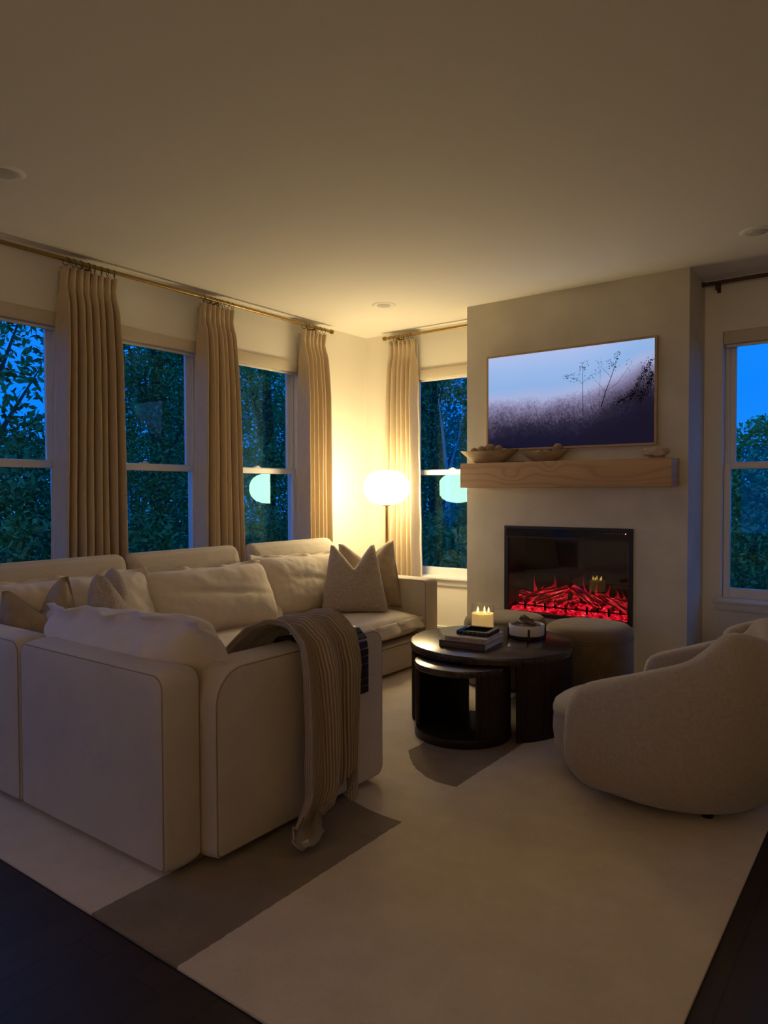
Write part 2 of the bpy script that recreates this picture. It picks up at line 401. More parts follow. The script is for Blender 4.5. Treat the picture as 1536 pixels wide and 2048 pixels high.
def slab(bm, mp, w, h, t, rs, bev=.03, bulge=.012, crown=.012, n=7):
    """upholstered slab: rounded-rect profile (a,b) thick t along c; mp(a,b,c)->Vector"""
    def outline(ins):
        return rrect(w-2*ins, h-2*ins, [max(r-ins, .004) for r in rs], n)
    rsl = []
    cap = []
    for k in (1, .93, .8, .55, .25):
        pass
    def ring(ins, c): return [mp(a, b, c) for a, b in outline(ins)]
    seq = []
    m_ = min(w, h)/2
    for f in (.92, .7, .45, .22):                     # inner rings of the puffed face
        seq.append((bev + (m_-bev)*f, -t/2 - bulge*(1-(1-(1-f))**0) if False else -t/2 - bulge*(f**.5)))
    seq.append((bev*1.0, -t/2))
    for i in range(1, 5):
        a = R_(90*i/4); seq.append((bev*(1-math.sin(a)), -t/2+bev*(1-math.cos(a))))
    seq.append((-crown*.8, -t*.18)); seq.append((-crown, 0))
    full = seq + [(i_, -c_) for i_, c_ in reversed(seq[:-1])]
    # handle inset beyond radius: scale instead
    out = []
    for ins, c in full:
        if ins <= bev+1e-9: out.append(ring(ins, c))
        else:
            base = outline(bev); sx = (w-2*ins)/(w-2*bev); sz = (h-2*ins)/(h-2*bev)
            sx = max(sx, .02); sz = max(sz, .02)
            out.append([mp(a*sx, b*sz, c) for a, b in base])
    rings(bm, out); return bm
def slab_pipe(bm, mp, w, h, t, rs, bev, side, rad=.0034):
    pts = rrect(w-2*bev*.55, h-2*bev*.55, [max(r-bev*.55, .004) for r in rs], 7)
    tube(bm, [mp(a, b, side*(t/2-bev*.25)) for a, b in pts], rad, 6, True); return bm
def fbm(p, s, seed=0.):
    return noise.noise(Vector((p[0]*s+seed*3.1, p[1]*s-seed*1.7, p[2]*s+seed*.9)))
def pillow(bm, W, H, T, pin=.06, chop=0., flange=0., seed=0., wr=.006, nu=44, nv=36, sag=0., taper=0., rc=0., ex=2.6, dent=0.):
    """local: x width, z height (0 = bottom), y thickness"""
    ext = 1. + (flange/(min(W, H)/2) if flange else 0.)
    def shape(a, b):
        ca, cb = max(-1, min(1, a)), max(-1, min(1, b))
        q = 1-rc*(abs(ca)**5)*(abs(cb)**5)
        x = W/2*a*(1-pin*(1-cb*cb))*q; z = H/2*b*(1-pin*(1-ca*ca))*q
        x *= 1-taper*((cb+1)/2)**1.3
        th = T/2*max(0., (1-abs(ca)**ex))**.5*max(0., (1-abs(cb)**ex))**.5
        if chop:
            vee = max(0., 1-abs(ca)/.86)
            d = chop*H*vee**1.15*max(0., (cb+.35)/1.35)**2.2
            z -= d
            th *= 1-.35*math.exp(-(ca/.22)**2)*max(0., cb)**2
            th *= 1+.25*max(0, cb)*abs(ca)
        if sag: z -= sag*H*max(0, cb)**2*(1-abs(ca)**3)*.5
        if dent: th *= 1-dent*math.exp(-((cb+.05+.25*ca)/.10)**2)*(1-ca*ca)
        return x, z, th
    for s in (1, -1):
        def f(u, v):
            a = (2*u-1)*ext; b = (2*v-1)*ext
            x, z, th = shape(a, b)
            over = max(abs(a), abs(b))
            wv = 0.
            p = (x, s*.3, z)
            if over > 1:
                k = (over-1)/(ext-1)
                wv = (.017*math.sin(x*21+seed*5+z*17)+.006*math.sin(x*47+seed))*k
                th = .003
            else: th = th+.003
            edge = max(abs(a), abs(b))**4
            w = wr*fbm(p, 9, seed)*(1+1.5*edge) + wr*.7*fbm(p, 22, seed+3)
            # gathers running in from the seam
            gth = wr*.35*edge*(math.sin(x*95+seed) if abs(b) > abs(a) else math.sin(z*95+seed))
            th2 = th + ((w+gth*.5) if over <= 1 else 0)*min(1, th/.02)
            z2 = z + .4*wr*fbm((x, .7, z), 6, seed+9)
            if over > 1: z2 += .006*math.sin(x*15+seed*2)*(1 if b > 0 else .3)
            return Vector((x, s*th2+wv, z2+H/2))
        vs = [[bm.verts.new(f(i/nu, j/nv)) for j in range(nv+1)] for i in range(nu+1)]
        for i in range(nu):
            for j in range(nv):
                q = (vs[i][j], vs[i+1][j], vs[i+1][j+1], vs[i][j+1])
                bm.faces.new(q if s < 0 else q[::-1])
    bmesh.ops.remove_doubles(bm, verts=bm.verts, dist=.0005)
    es = [e for e in bm.edges if len(e.link_faces) == 1]
    if es:
        try: bmesh.ops.bridge_loops(bm, edges=es)
        except Exception: pass
    return bm
def pose(bm, loc, yaw=0., tilt=0., roll=0.):
    """tilt: lean backwards about local x (top moves to +y); yaw about z"""
    mtx = Matrix.Translation(loc) @ Matrix.Rotation(yaw, 4, 'Z') @ Matrix.Rotation(-tilt, 4, 'X') @ Matrix.Rotation(roll, 4, 'Y')
    bm.transform(mtx); return bm

# ================================================================= CAMERA
CAMP = (4.14875, -5.31145, 1.3)
rx = Vector((.80315885, .59575816, -.00284267)); ry = Vector((.01416359, -.02386402, -.99961488)); rzv = Vector((-.59559656, .80280927, -.02760467))
cam = bpy.data.cameras.new('camera'); co = bpy.data.objects.new('camera', cam); COL.objects.link(co)
mw = Matrix.Identity(4)
for i in range(3):
    mw[i][0] = rx[i]; mw[i][1] = -ry[i]; mw[i][2] = -rzv[i]; mw[i][3] = CAMP[i]
co.matrix_world = mw
cam.sensor_fit = 'VERTICAL'; cam.sensor_height = 36.; cam.sensor_width = 27.
cam.lens = 36.*1429.742/2048.
cam.clip_start = .05; cam.clip_end = 200
SC.camera = co

# ================================================================= ROOM
HC = 2.74; X1 = 7.6; Y0 = -9.0
OZ0, OZ1 = .56, 2.385
WA = [(-3.84, -2.96), (-2.80, -1.92), (-1.76, -.88)]
WAX = [(-4.88, -4.00), (-5.92, -5.04)]
WB = [(.47, 1.33), (3.087, 3.967), (4.9, 5.78)]
def wall_open(bm, axis, off0, off1, a0, a1, ops):
    """axis 'y': wall slab x in off0..off1 running along y"""
    def bx(p0, p1, z0, z1):
        if p1-p0 < 1e-6 or z1-z0 < 1e-6: return
        if axis == 'y': box(bm, (off0, p0, z0), (off1, p1, z1))
        else: box(bm, (p0, off0, z0), (p1, off1, z1))
    cur = a0
    for (o0, o1, z0, z1) in sorted(ops):
        bx(cur, o0, 0, HC); bx(o0, o1, 0, z0); bx(o0, o1, z1, HC); cur = o1
    bx(cur, a1, 0, HC)
bm = B(); wall_open(bm, 'y', -.14, 0, Y0, .14, [(a, b, OZ0, OZ1) for a, b in WA+WAX])
struct('wall_left', bm, M['wall'], label='cream painted wall with a row of windows on the left')
bm = B(); wall_open(bm, 'x', 0, .14, -.0, X1, [(a, b, OZ0, OZ1) for a, b in WB])
struct('wall_far', bm, M['wall'], label='cream painted wall behind the fireplace breast')
bm = B(); box(bm, (X1, Y0, 0), (X1+.14, .14, HC)); struct('wall_right', bm, M['wall'], label='plain cream wall on the right side of the room')
bm = B(); wall_open(bm, 'x', Y0-.14, Y0, 0, X1, [(.8, 2.2, .06, 2.2)]); struct('wall_rear', bm, M['wall'], label='wall with a glass door behind the viewer')
bm = B(); box(bm, (-.14, Y0-.14, -.1), (X1+.14, .14, 0)); struct('floor', bm, M['floor'], label='dark stained oak plank floor')
bm = B(); box(bm, (-.14, Y0-.14, HC), (X1+.14, .14, HC+.1)); struct('ceiling', bm, M['ceil'], label='smooth painted ceiling')
# chimney breast with the hole for the fire
CX0, CX1, CY = 1.331, 2.971, -.42
bm = B()
hx0, hx1, hz0, hz1 = 1.68, 2.605, .395, 1.03
box(bm, (CX0, CY, 0), (hx0, 0, HC)); box(bm, (hx1, CY, 0), (CX1, 0, HC)); box(bm, (hx0, CY, 0), (hx1, 0, hz0)); box(bm, (hx0, CY, hz1), (hx1, 0, HC)); box(bm, (hx0, -.10, hz0), (hx1, 0, hz1))
struct('wall_chimney', bm, M['plaster'], label='limewashed plaster chimney breast holding the fire and television')
# baseboards
def bboard(name, lo, hi):
    bm = B(); box(bm, lo, hi, .004, 1); struct(name, bm, M['trimw'], label='white baseboard along the '+name.split('_')[1]+' wall')
bboard('baseboard_left', (0, -6.3, 0), (.015, 0, .13))
bboard('baseboard_far', (.015, -.015, 0), (CX0, 0, .13))
bboard('baseboard_right', (CX1, -.015, 0), (X1, 0, .13))

# ---- windows
def ringbox(bm, x0, x1, z0, z1, n0, n1, l, r, b, t, bev=.003):
    box(bm, (x0, n0, z0), (x0+l, n1, z1), bev, 1); box(bm, (x1-r, n0, z0), (x1, n1, z1), bev, 1)
    box(bm, (x0+l-.001, n0, z0), (x1-r+.001, n1, z0+b), bev, 1); box(bm, (x0+l-.001, n0, z1-t), (x1-r+.001, n1, z1), bev, 1)
def window(idx, wall, a0, a1, label):
    c = (a0+a1)/2; hw = (a1-a0)/2
    loc = (0, c, OZ0) if wall == 'A' else (c, 0, OZ0)
    o = thing('window_%d' % idx, label, None, loc, R_(90) if wall == 'A' else 0, None, 'structure')
    Hh = OZ1-OZ0; mid0, mid1 = 1.453-OZ0, 1.503-OZ0
    bm = B(); ringbox(bm, -hw, hw, 0, Hh, .094, .14, .03, .03, .03, .03)
    box(bm, (-hw+.012, .085, mid1), (-hw+.018, .10, Hh), .001, 1); box(bm, (hw-.018, .085, mid1), (hw-.012, .10, Hh), .001, 1)
    obj('frame', bm, M['white'], o)
    bm = B(); ringbox(bm, -hw+.002, hw-.002, .004, mid1-.006, .064, .094, .042, .042, .07, .045); s = obj('lower_sash', bm, M['white'], o)
    bm = B(); box(bm, (-hw+.04, .081, .07), (hw-.04, .083, mid1-.045)); obj('pane', bm, M['pane'], s)
    bm = B(); box(bm, (-.035, .07, mid1-.006), (.035, .092, mid1+.004), .003, 1); box(bm, (-.012, .066, mid1+.002), (.02, .08, mid1+.012), .003, 1); obj('lock', bm, M['white'], s)
    bm = B(); ringbox(bm, -hw+.03, hw-.03, mid0+.01, Hh-.03, .100, .126, .038, .038, .04, .04); s = obj('upper_sash', bm, M['white'], o)
    bm = B(); box(bm, (-hw+.066, .112, mid0+.05), (hw-.066, .114, Hh-.07)); obj('pane', bm, M['pane'], s)
    bm = B(); box(bm, (-hw-.045, -.04, -.022), (hw+.045, -.0005, -.001), .005, 2); box(bm, (-hw+.0005, -.0005, -.001), (hw-.0005, .064, .006)); box(bm, (-hw-.03, -.017, -.075), (hw+.03, -.0005, -.022), .005, 2)
    obj('sill', bm, M['trimw'], o)
    return o
wl = ['double hung window on the left wall nearest the viewer, beside the widest curtain', 'middle double hung window on the left wall between two curtains', 'double hung window on the left wall nearest the corner with the floor lamp']
for i, (a, b) in enumerate(WA): window(i+1, 'A', a, b, wl[i])
window(4, 'B', *WB[0], 'double hung window between floor lamp and chimney breast')
window(5, 'B', *WB[1], 'double hung window right of the chimney breast behind the armchairs')
window(6, 'B', *WB[2], 'second window right of the chimney breast, beyond the armchairs')
window(7, 'A', *WAX[0], 'window on the left wall beside the viewer'); window(8, 'A', *WAX[1], 'window on the left wall behind the viewer')
# glazed doors of the rear of the room
def glass_door(idx, loc, rz, w, lab):
    o = thing('door_%d' % idx, lab, None, loc, rz, None, 'structure')
    bm = B()
    for k in (-1, 0): ringbox(bm, k*w/2, (k+1)*w/2, .0, 2.14, .04, .09, .07, .07, .12, .08)
    obj('frame', bm, M['white'], o)
    for k in (-1, 0):
        bm = B(); box(bm, (k*w/2+.07, .063, .12), ((k+1)*w/2-.07, .065, 2.06)); obj('pane', bm, M['pane'], o)
glass_door(1, (1.5, Y0, .06), R_(180), 1.4, 'glazed double door in the rear wall')

# ---- roller shades
def shade(wall, a0, a1, label):
    c = (a0+a1)/2; hw = (a1-a0)/2-.006
    loc = (0, c, OZ1) if wall == 'A' else (c, 0, OZ1)
    o = thing('roller_shade', label, 'window shade', loc, R_(90) if wall == 'A' else 0, 'rolled up fabric window shades')
    bm = B(); box(bm, (-hw, -.014, -.088), (hw, .058, -.003), .005, 2); obj('cassette', bm, M['shade'], o)
    bm = B(); box(bm, (-hw+.01, .022, -.106), (hw-.01, .036, -.0875), .004, 2); obj('hem_bar', bm, M['can'], o)
    return o
sl = ['rolled fabric shade above the window nearest the viewer on the left', 'rolled fabric shade above the middle window of the left wall', 'rolled fabric shade above the left wall window nearest the corner']
for (a, b), l in zip(WA, sl): shade('A', a, b, l)
shade('B', *WB[0], 'rolled fabric shade above the window beside the floor lamp')
shade('B', *WB[1], 'rolled fabric shade above the window right of the fireplace')

# ---- curtain rods and curtains
def rod(wall, a0, a1, z, off, label, m, brackets, fin0=True, fin1=True):
    loc = (off, a0, z) if wall == 'A' else (a0, -off, z)
    o = thing('curtain_rod', label, 'curtain rod', loc, R_(90) if wall == 'A' else 0)
    ln = a1-a0
    bm = B(); tube(bm, [(0, 0, 0), (ln, 0, 0)], .0125, 16); obj('pole', bm, m, o)
    for f, x, s in ((fin0, 0, -1), (fin1, ln, 1)):
        if f:
            bm = B(); tube(bm, [(x-s*.004, 0, 0), (x, 0, 0), (x, 0, 0), (x+s*.006, 0, 0), (x+s*.006, 0, 0), (x+s*.012, 0, 0), (x+s*.012, 0, 0), (x+s*.026, 0, 0), (x+s*.028, 0, 0)], [.013, .013, .018, .018, .0135, .0135, .0175, .0175, .012], 16); obj('finial', bm, m, o)
    for b in brackets:
        bm = B(); tube(bm, [(b-a0, .0, -.014), (b-a0, off-.004, -.014)], .006, 8); box(bm, (b-a0-.012, off-.006, -.05), (b-a0+.012, off-.0005, .02), .002, 1); tube(bm, [(b-a0, 0, -.05), (b-a0, 0, -.011)], .007, 8)
        obj('bracket', bm, m, o)
    return o
rod('A', -6.2, -.605, 2.685, .09, 'long brass curtain rod under the ceiling along the left wall', M['brass'], (-5.6, -2.84, -1.84, -.80))
rod('B', .30, CX0-.001, 2.685, .09, 'short brass curtain rod between the corner and the chimney breast', M['brass'], (.42,), True, False)
rod('B', 2.985, 4.4, 2.70, .09, 'brass curtain rod coloured darker for shade, above the window right of the chimney breast', M['brassd'], (3.06, 4.3))  # a brass rod in shade; the shade is put into its metal colour

def curtain(wall, t0, t1, b0, b1, npl, label, seed=0, back_edge=True, depth=.056, gap=None):
    """heading t0..t1 along the wall, hem b0..b1"""
    c = (t0+t1)/2
    loc = (.09, c, 0) if wall == 'A' else (c, -.09, 0)
    rz = R_(90) if wall == 'A' else 0
    o = thing('curtain', label, 'curtain', loc, rz, 'oatmeal linen curtains')
    zt, zb = 2.642, .012
    rnd = random.Random(seed)
    jit = [rnd.uniform(-.22, .22) for _ in range(npl+2)]
    amp = [rnd.uniform(.75, 1.2) for _ in range(npl+2)]
    def prof(t, z):
        k = t*npl; i = int(min(k, npl-1)); fr = k-i
        h = (zt-z)/(zt-zb)
        # pinch: near the heading pleats are narrow loops, below they open
        a = -math.cos(2*PI*fr)
        sharp = sgnpow(a, .55 + .35*min(1, h*6))
        pin = 1-.72*math.exp(-((h-.035)/.028)**2)      # the waist of the pinch pleat
        d = depth*(.55+.55*min(1, h*5))*amp[i]*pin
        return -sharp*d
    def f(u, v):
        z = zt+(zb-zt)*v; h = v
        tt = u + .35/npl*math.sin(2*PI*u*npl)*.35*(1-h)
        k = int(min(u*npl, npl-1))
        e = h**.8
        x0 = t0+(b0-t0)*e; x1 = t1+(b1-t1)*e
        x = x0+(x1-x0)*u + (x1-x0)/npl*.30*jit[k]*math.sin(PI*(u*npl-k))*min(1, h*3)
        d = prof(u, z) + .008*fbm((u*3, v*2.3, seed), 2.2, seed)
        return Vector((x-c, d, z))
    bm = B(); grid(bm, f, npl*18, 60)
    me = obj('panel', bm, M['curtain'], o, sharp=180, solid=.003)
    me.data.materials.append(M['lining'])
    # lining turned toward the window on both free edges
    def lin(u, v):
        z = zt-.02+(zb+.02-zt)*v
        e = v**.8; x0 = t0+(b0-t0)*e; x1 = t1+(b1-t1)*e
        return Vector((x0+.004+(x1-x0-.004+.012*v)*u-c, .052+.008*math.sin(u*npl*6.28)+.004*math.sin(v*40+u*9), z))
    bm = B(); grid(bm, lin, npl*6, 30); obj('lining', bm, M['lining'], o, sharp=180, solid=.002)
    for i in range(npl):
        u = (i+.5)/npl
        x = t0+(t1-t0)*u-c + rnd.uniform(-.006, .006)
        ang = rnd.uniform(-.5, .5); rr = .0235; cz = 2.685-.0105
        bm = B()
        pts = [Vector((rr*math.cos(a)*math.sin(ang), rr*math.cos(a)*math.cos(ang), rr*math.sin(a))) for a in [2*PI*q/20 for q in range(20)]]
        tube(bm, [p+Vector((x, 0, cz)) for p in pts], .0022, 6, True)
        tube(bm, [(x, 0, cz-rr), (x, -.004, cz-rr-.010), (x, -.006, cz-rr-.016)], .0018, 6)
        obj('ring', bm, M['brassd'], o)
    return o
curtain('A', -3.02, -2.655, -3.10, -2.615, 8, 'widest linen curtain, between the first two left wall windows', 3)
curtain('A', -1.99, -1.695, -2.06, -1.60, 7, 'linen curtain between the middle and last left wall windows', 5)
curtain('A', -.955, -.667, -.965, -.625, 6, 'linen curtain hanging at the end of the long rod by the corner', 8)
curtain('B', .335, .61, .285, .655, 6, 'linen curtain behind the floor lamp beside the window', 11)

# ---- ceiling downlights
for k, (x, y, lb) in enumerate(((.85, -.86, 'round recessed ceiling light above the floor lamp corner'), (3.43, -.86, 'round recessed ceiling light in front of the right window'), (.85, -3.72, 'round recessed ceiling light at the left edge, above the sofa'))):
    o = thing('recessed_light', lb, 'ceiling light', (x, y, HC), 0, 'recessed ceiling lights')
    bm = B(); lathe(bm, [(.052, -.002), (.055, -.006), (.07, -.0095), (.086, -.0055), (.092, -.0005)], n=48); obj('trim_ring', bm, M['can'], o)
    bm = B(); lathe(bm, [(0, -.014), (.035, -.013), (.05, -.008), (.053, -.002)], n=40); obj('lens', bm, M['canin'], o)

# ================================================================= RUG
rx0, rx1, ry0, ry1 = .67, 3.717, -4.115, -.46
bm = B(); box(bm, (rx0, ry0, 0), (rx1, ry1, .012), .004, 2)
o = single('area_rug', bm, None, 'large cream rug with taupe bands under sofa, table and armchairs', 'rug', kind=None)
o.data.materials.append(rug_mat(0, 0))
RZ = .012

# ================================================================= SOFA
sofa = thing('sectional_sofa', 'large L-shaped cream slipcovered sectional sofa with headrests along the windows', 'sofa', (1.25, -2.3, 0))
def part(name, bm, m=None, parent=None, **kw): return obj(name, bm, m or M['sofa'], parent or sofa, True, **kw)
ZB = .035
def mp_yz(x, y0, z0, s=1):   # profile in (y,z), thickness along x
    return lambda a, b, c: Vector((x+c*s, y0+a, z0+b))
def mp_xz(y, x0, z0, s=1):
    return lambda a, b, c: Vector((x0+a, y+c*s, z0+b))
def slabpart(name, mpf, w, h, t, rs, bev, sides, **kw):
    bm = B(); slab(bm, mpf, w, h, t, rs, bev, **kw); p = part(name, bm, sharp=180)
    for s in sides:
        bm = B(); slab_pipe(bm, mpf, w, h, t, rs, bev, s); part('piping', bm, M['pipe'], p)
    return p
# near arm (end of the short run)
AX0, AX1, AY0, AY1, AZ = 2.075, 2.246, -3.715, -2.755, .695
slabpart('armrest', mp_yz((AX0+AX1)/2, (AY0+AY1)/2, (ZB+AZ)/2), AY1-AY0, AZ-ZB, AX1-AX0, (.025, .045, .075, .13), .016, (1, -1), bulge=.006, crown=.007)
# short run back, two modules, backs toward the viewer
for x0, x1 in ((.30, 1.228), (1.24, 2.18)):
    slabpart('back_panel', mp_xz(-3.80, (x0+x1)/2, (ZB+.70)/2, ), x1-x0, .70-ZB, .155, (.025, .025, .055, .05), .016, (1, -1), bulge=.007, crown=.007)
# wall side backs
for y0, y1 in ((-3.72, -2.79), (-2.785, -1.83), (-1.825, -.87)):
    slabpart('back_panel', mp_yz(.30, (y0+y1)/2, (ZB+.68)/2), y1-y0, .68-ZB, .16, (.03, .03, .07, .07), .03, (), bulge=.012)
# far arm
slabpart('armrest', mp_xz(-.78, (.24+1.235)/2, (ZB+.645)/2), 1.235-.24, .645-ZB, .165, (.03, .02, .035, .06), .014, (1, -1), bulge=.005, crown=.006)
# headrests
for (y0, y1) in ((-3.70, -2.81), (-2.775, -1.925), (-1.80, -.915)):
    bm = B()
    mpf = lambda a, b, c, y=(y0+y1)/2: Vector((.345+c - b*.28, y+a, .845+b))
    slab(bm, mpf, y1-y0, .155, .115, (.03, .03, .045, .045), .035, bulge=.01); h = part('headrest', bm, sharp=180)
    for q in (y0+.05, y1-.05):
        bm = B(); tube(bm, [(.335, q, .64), (.345, q, .80)], .012, 10); part('headrest_post', bm, M['black'], h)
bm = B(); lathe(bm, [(0, -.012), (.014, -.010), (.018, 0), (.014, .010), (0, .012)], (0, 0, 0), 16); bm.transform(Matrix.Translation((.40, -2.775, .795)) @ Matrix.Rotation(R_(90), 4, 'Y')); part('hinge', bm, M['black'])
# bases
bm = B(); box(bm, (.385, -2.80, ZB), (1.235, -.865, .235), .012, 3); part('base', bm)
bm = B(); box(bm, (.385, -3.72, ZB), (2.07, -2.785, .235), .012, 3); part('base', bm)
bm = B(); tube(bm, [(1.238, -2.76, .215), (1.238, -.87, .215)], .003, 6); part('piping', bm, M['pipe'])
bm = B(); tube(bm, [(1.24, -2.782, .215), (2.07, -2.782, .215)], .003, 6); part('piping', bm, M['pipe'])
# seat cushions
def seat(name, x0, x1, y0, y1, z0, z1, seed):
    bm = B()
    cx, cy, w, d = (x0+x1)/2, (y0+y1)/2, x1-x0, y1-y0
    nu, nv = 30, 30
    def top(u, v):
        a, b = 2*u-1, 2*v-1
        k = (1-abs(a)**4)*(1-abs(b)**4)
        z = z0+(z1-z0)*(.62+.38*max(0, k)**.35)+.006*fbm((a, b, seed), 3, seed)
        return Vector((cx+w/2*a, cy+d/2*b, z))
    def bot(u, v):
        a, b = 2*u-1, 2*v-1
        k = (1-abs(a)**4)*(1-abs(b)**4)
        return Vector((cx+w/2*a, cy+d/2*b, z0+(z1-z0)*.62-(z1-z0)*.62*max(0, k)**.2))
    for f, flip in ((top, False), (bot, True)):
        vs = [[bm.verts.new(f(i/nu, j/nv)) for j in range(nv+1)] for i in range(nu+1)]
        for i in range(nu):
            for j in range(nv):
                q = (vs[i][j], vs[i+1][j], vs[i+1][j+1], vs[i][j+1]); bm.faces.new(q[::-1] if flip else q)
    bmesh.ops.remove_doubles(bm, verts=bm.verts, dist=.0006)
    return part(name, bm, M['cushion'], sharp=180)
s1 = seat('seat_cushion', .38, 1.22, -1.825, -.875, .235, .425, 1)
s2 = seat('seat_cushion', .38, 1.22, -2.78, -1.83, .235, .43, 2)
s3 = seat('seat_cushion', .38, 1.22, -3.72, -2.785, .235, .425, 3)
s4 = seat('seat_cushion', 1.225, 2.065, -3.72, -2.775, .235, .42, 4)
# flared flange along the free front edges
def flange(parent, p0, p1, outv, seed):
    p0, p1, outv = Vector(p0), Vector(p1), Vector(outv)
    def f(u, v):
        p = p0.lerp(p1, u)
        drop = .075*v; out = .045*v*(1+.25*math.sin(u*23+seed))+.008*math.sin(u*41+seed*2)*v
        endk = 1-.0*u
        z = .012*math.sin(u*9+seed)*v
        return p+outv*out*endk+Vector((0, 0, -drop+z))
    bm = B(); grid(bm, f, 60, 6); part('flange', bm, M['cushion'], parent, sharp=180, solid=.008)
flange(s1, (1.205, -1.83, .372), (1.20, -.845, .375), (1, 0, 0), 1)
flange(s2, (1.205, -2.75, .372), (1.205, -1.83, .372), (1, 0, 0), 2)
flange(s4, (1.26, -2.79, .37), (2.06, -2.79, .37), (0, 1, 0), 3)
# feet
for x, y in ((.40, -3.76), (1.17, -3.76), (1.31, -3.76), (2.10, -3.76), (2.17, -3.62), (2.17, -2.86), (1.17, -.98), (.42, -.78), (1.17, -.78), (.42, -2.3), (1.17, -1.83)):
    bm = B(); lathe(bm, [(.018, RZ), (.024, ZB+.012)], (x, y, 0), 14); part('foot', bm, M['darkwood'])

# ---- loose back cushions
def cushion_thing(name, label, cat, bm, m, loc, yaw, tilt, roll=0., group=None):
    o = obj(name, bm, m, None, sharp=180)
    o.matrix_world = Matrix.Translation(loc) @ Matrix.Rotation(yaw, 4, 'Z') @ Matrix.Rotation(-tilt, 4, 'X') @ Matrix.Rotation(roll, 4, 'Y')
    return setp(o, label, cat, group)
# yaw 90deg: local x -> +y, local y -> -x ; so front (local -y) faces +x ; tilt>0 leans top toward local +y (= -x, the wall)
G = 'loose back cushions of the sofa'
bm = pillow(B(), .94, .44, .26, .02, 0, .026, 1.3, .006, 64, 44, sag=.10, rc=.07, ex=3.4, dent=.06)
cushion_thing('back_cushion', 'cream flanged back cushion at the far end, behind the boucle pillow', 'cushion', bm, M['cushion'], (.60, -1.40, .428), R_(90), R_(22), R_(2), G)
bm = pillow(B(), .96, .44, .27, .02, 0, .026, 4.7, .006, 64, 44, sag=.12, rc=.08, ex=3.4, dent=.10)
cushion_thing('back_cushion', 'cream flanged back cushion in the middle, below the second headrest', 'cushion', bm, M['cushion'], (.63, -2.31, .432), R_(84), R_(28), R_(0), G)
bm = pillow(B(), .94, .45, .25, .02, 0, .026, 8.1, .011, 64, 44, sag=.10, rc=.08, ex=3.4)
cushion_thing('back_cushion', 'cream flanged back cushion under the left headrest, behind the corner pillows', 'cushion', bm, M['cushion'], (.59, -3.20, .428), R_(90), R_(22), 0, G)
bm = pillow(B(), 1.04, .45, .30, .0, 0, .036, 11.9, .008, 80, 44, sag=.12, rc=.10, ex=4.6)
cushion_thing('back_cushion', 'cream back cushion with wavy flange slumped over the sofa back nearest the viewer', 'cushion', bm, M['cushion'], (1.62, -3.50, .405), R_(180), R_(23), R_(3), G)
# ---- throw pillows
P = 'throw pillows'
bm = pillow(B(), .49, .50, .18, .03, .36, 0, 2.2, .004, taper=.34)
cushion_thing('throw_pillow', 'nubby boucle pillow with a chopped top at the far end of the sofa', 'pillow', bm, M['boucle_pillow'], (.90, -1.29, .425), R_(46), R_(14), 0, P)
bm = pillow(B(), .48, .50, .18, .04, .30, .008, 6.4, .008, taper=.14)
cushion_thing('throw_pillow', 'tan linen pillow beside the far sofa arm, behind the boucle pillow', 'pillow', bm, M['linen'], (.84, -1.03, .425), R_(40), R_(14), R_(-3), P)
bm = pillow(B(), .44, .42, .18, .04, .34, .008, 9.6, .008, taper=.30)
cushion_thing('throw_pillow', 'tan linen pillow in the sofa corner at the left edge', 'pillow', bm, M['linen'], (.64, -3.44, .425), R_(84), R_(2), R_(-7), P)
bm = pillow(B(), .46, .47, .18, .04, .34, 0, 12.6, .004, taper=.26)
cushion_thing('throw_pillow', 'nubby boucle pillow in the near sofa corner between linen pillow and back cushions', 'pillow', bm, M['boucle_pillow'], (.74, -3.12, .42), R_(135), R_(6), 0, P)

# ---- slatted arm tray
tray = thing('sofa_arm_tray', 'black slatted wooden tray draped over the near sofa arm under the throw', 'tray', (2.16, -3.1, .70))
TY0, TY1 = -3.275, -2.895
slats = []
arcp = [(2.068, .50), (2.066, .60), (2.072, .66), (2.10, .70), (2.16, .708), (2.215, .70), (2.248, .672), (2.257, .62), (2.257, .44)]
def polylen(ps): return sum((Vector(a)-Vector(b)).length for a, b in zip(ps, ps[1:]))
def polyat(ps, s):
    for a, b in zip(ps, ps[1:]):
        d = (Vector(b)-Vector(a)); l = d.length
        if s <= l or (b is ps[-1]): return Vector(a)+d*min(1, s/l), d/l
        s -= l
pl = polylen(arcp); nsl = 19
for i in range(nsl):
    s0 = pl*(i+.5)/nsl
    p, d = polyat(arcp, s0)
    nn = Vector((d.y, -d.x))
    if nn.x*(p.x-2.16)+nn.y*(p.y-.5) < 0: nn = -nn
    hw = pl/nsl/2-.0012
    bm = B(); box(bm, (-hw, TY0, -.0035), (hw, TY1, .0035), .0012, 1)
    an = math.atan2(d.y, d.x)
    bm.transform(Matrix.Translation((p.x+nn.x*.011, 0, p.y+nn.y*.011)) @ Matrix.Rotation(-an, 4, 'Y'))
    obj('slat', bm, M['darkwood'] if i not in (8, 9) else M['darkwood'], tray, True)

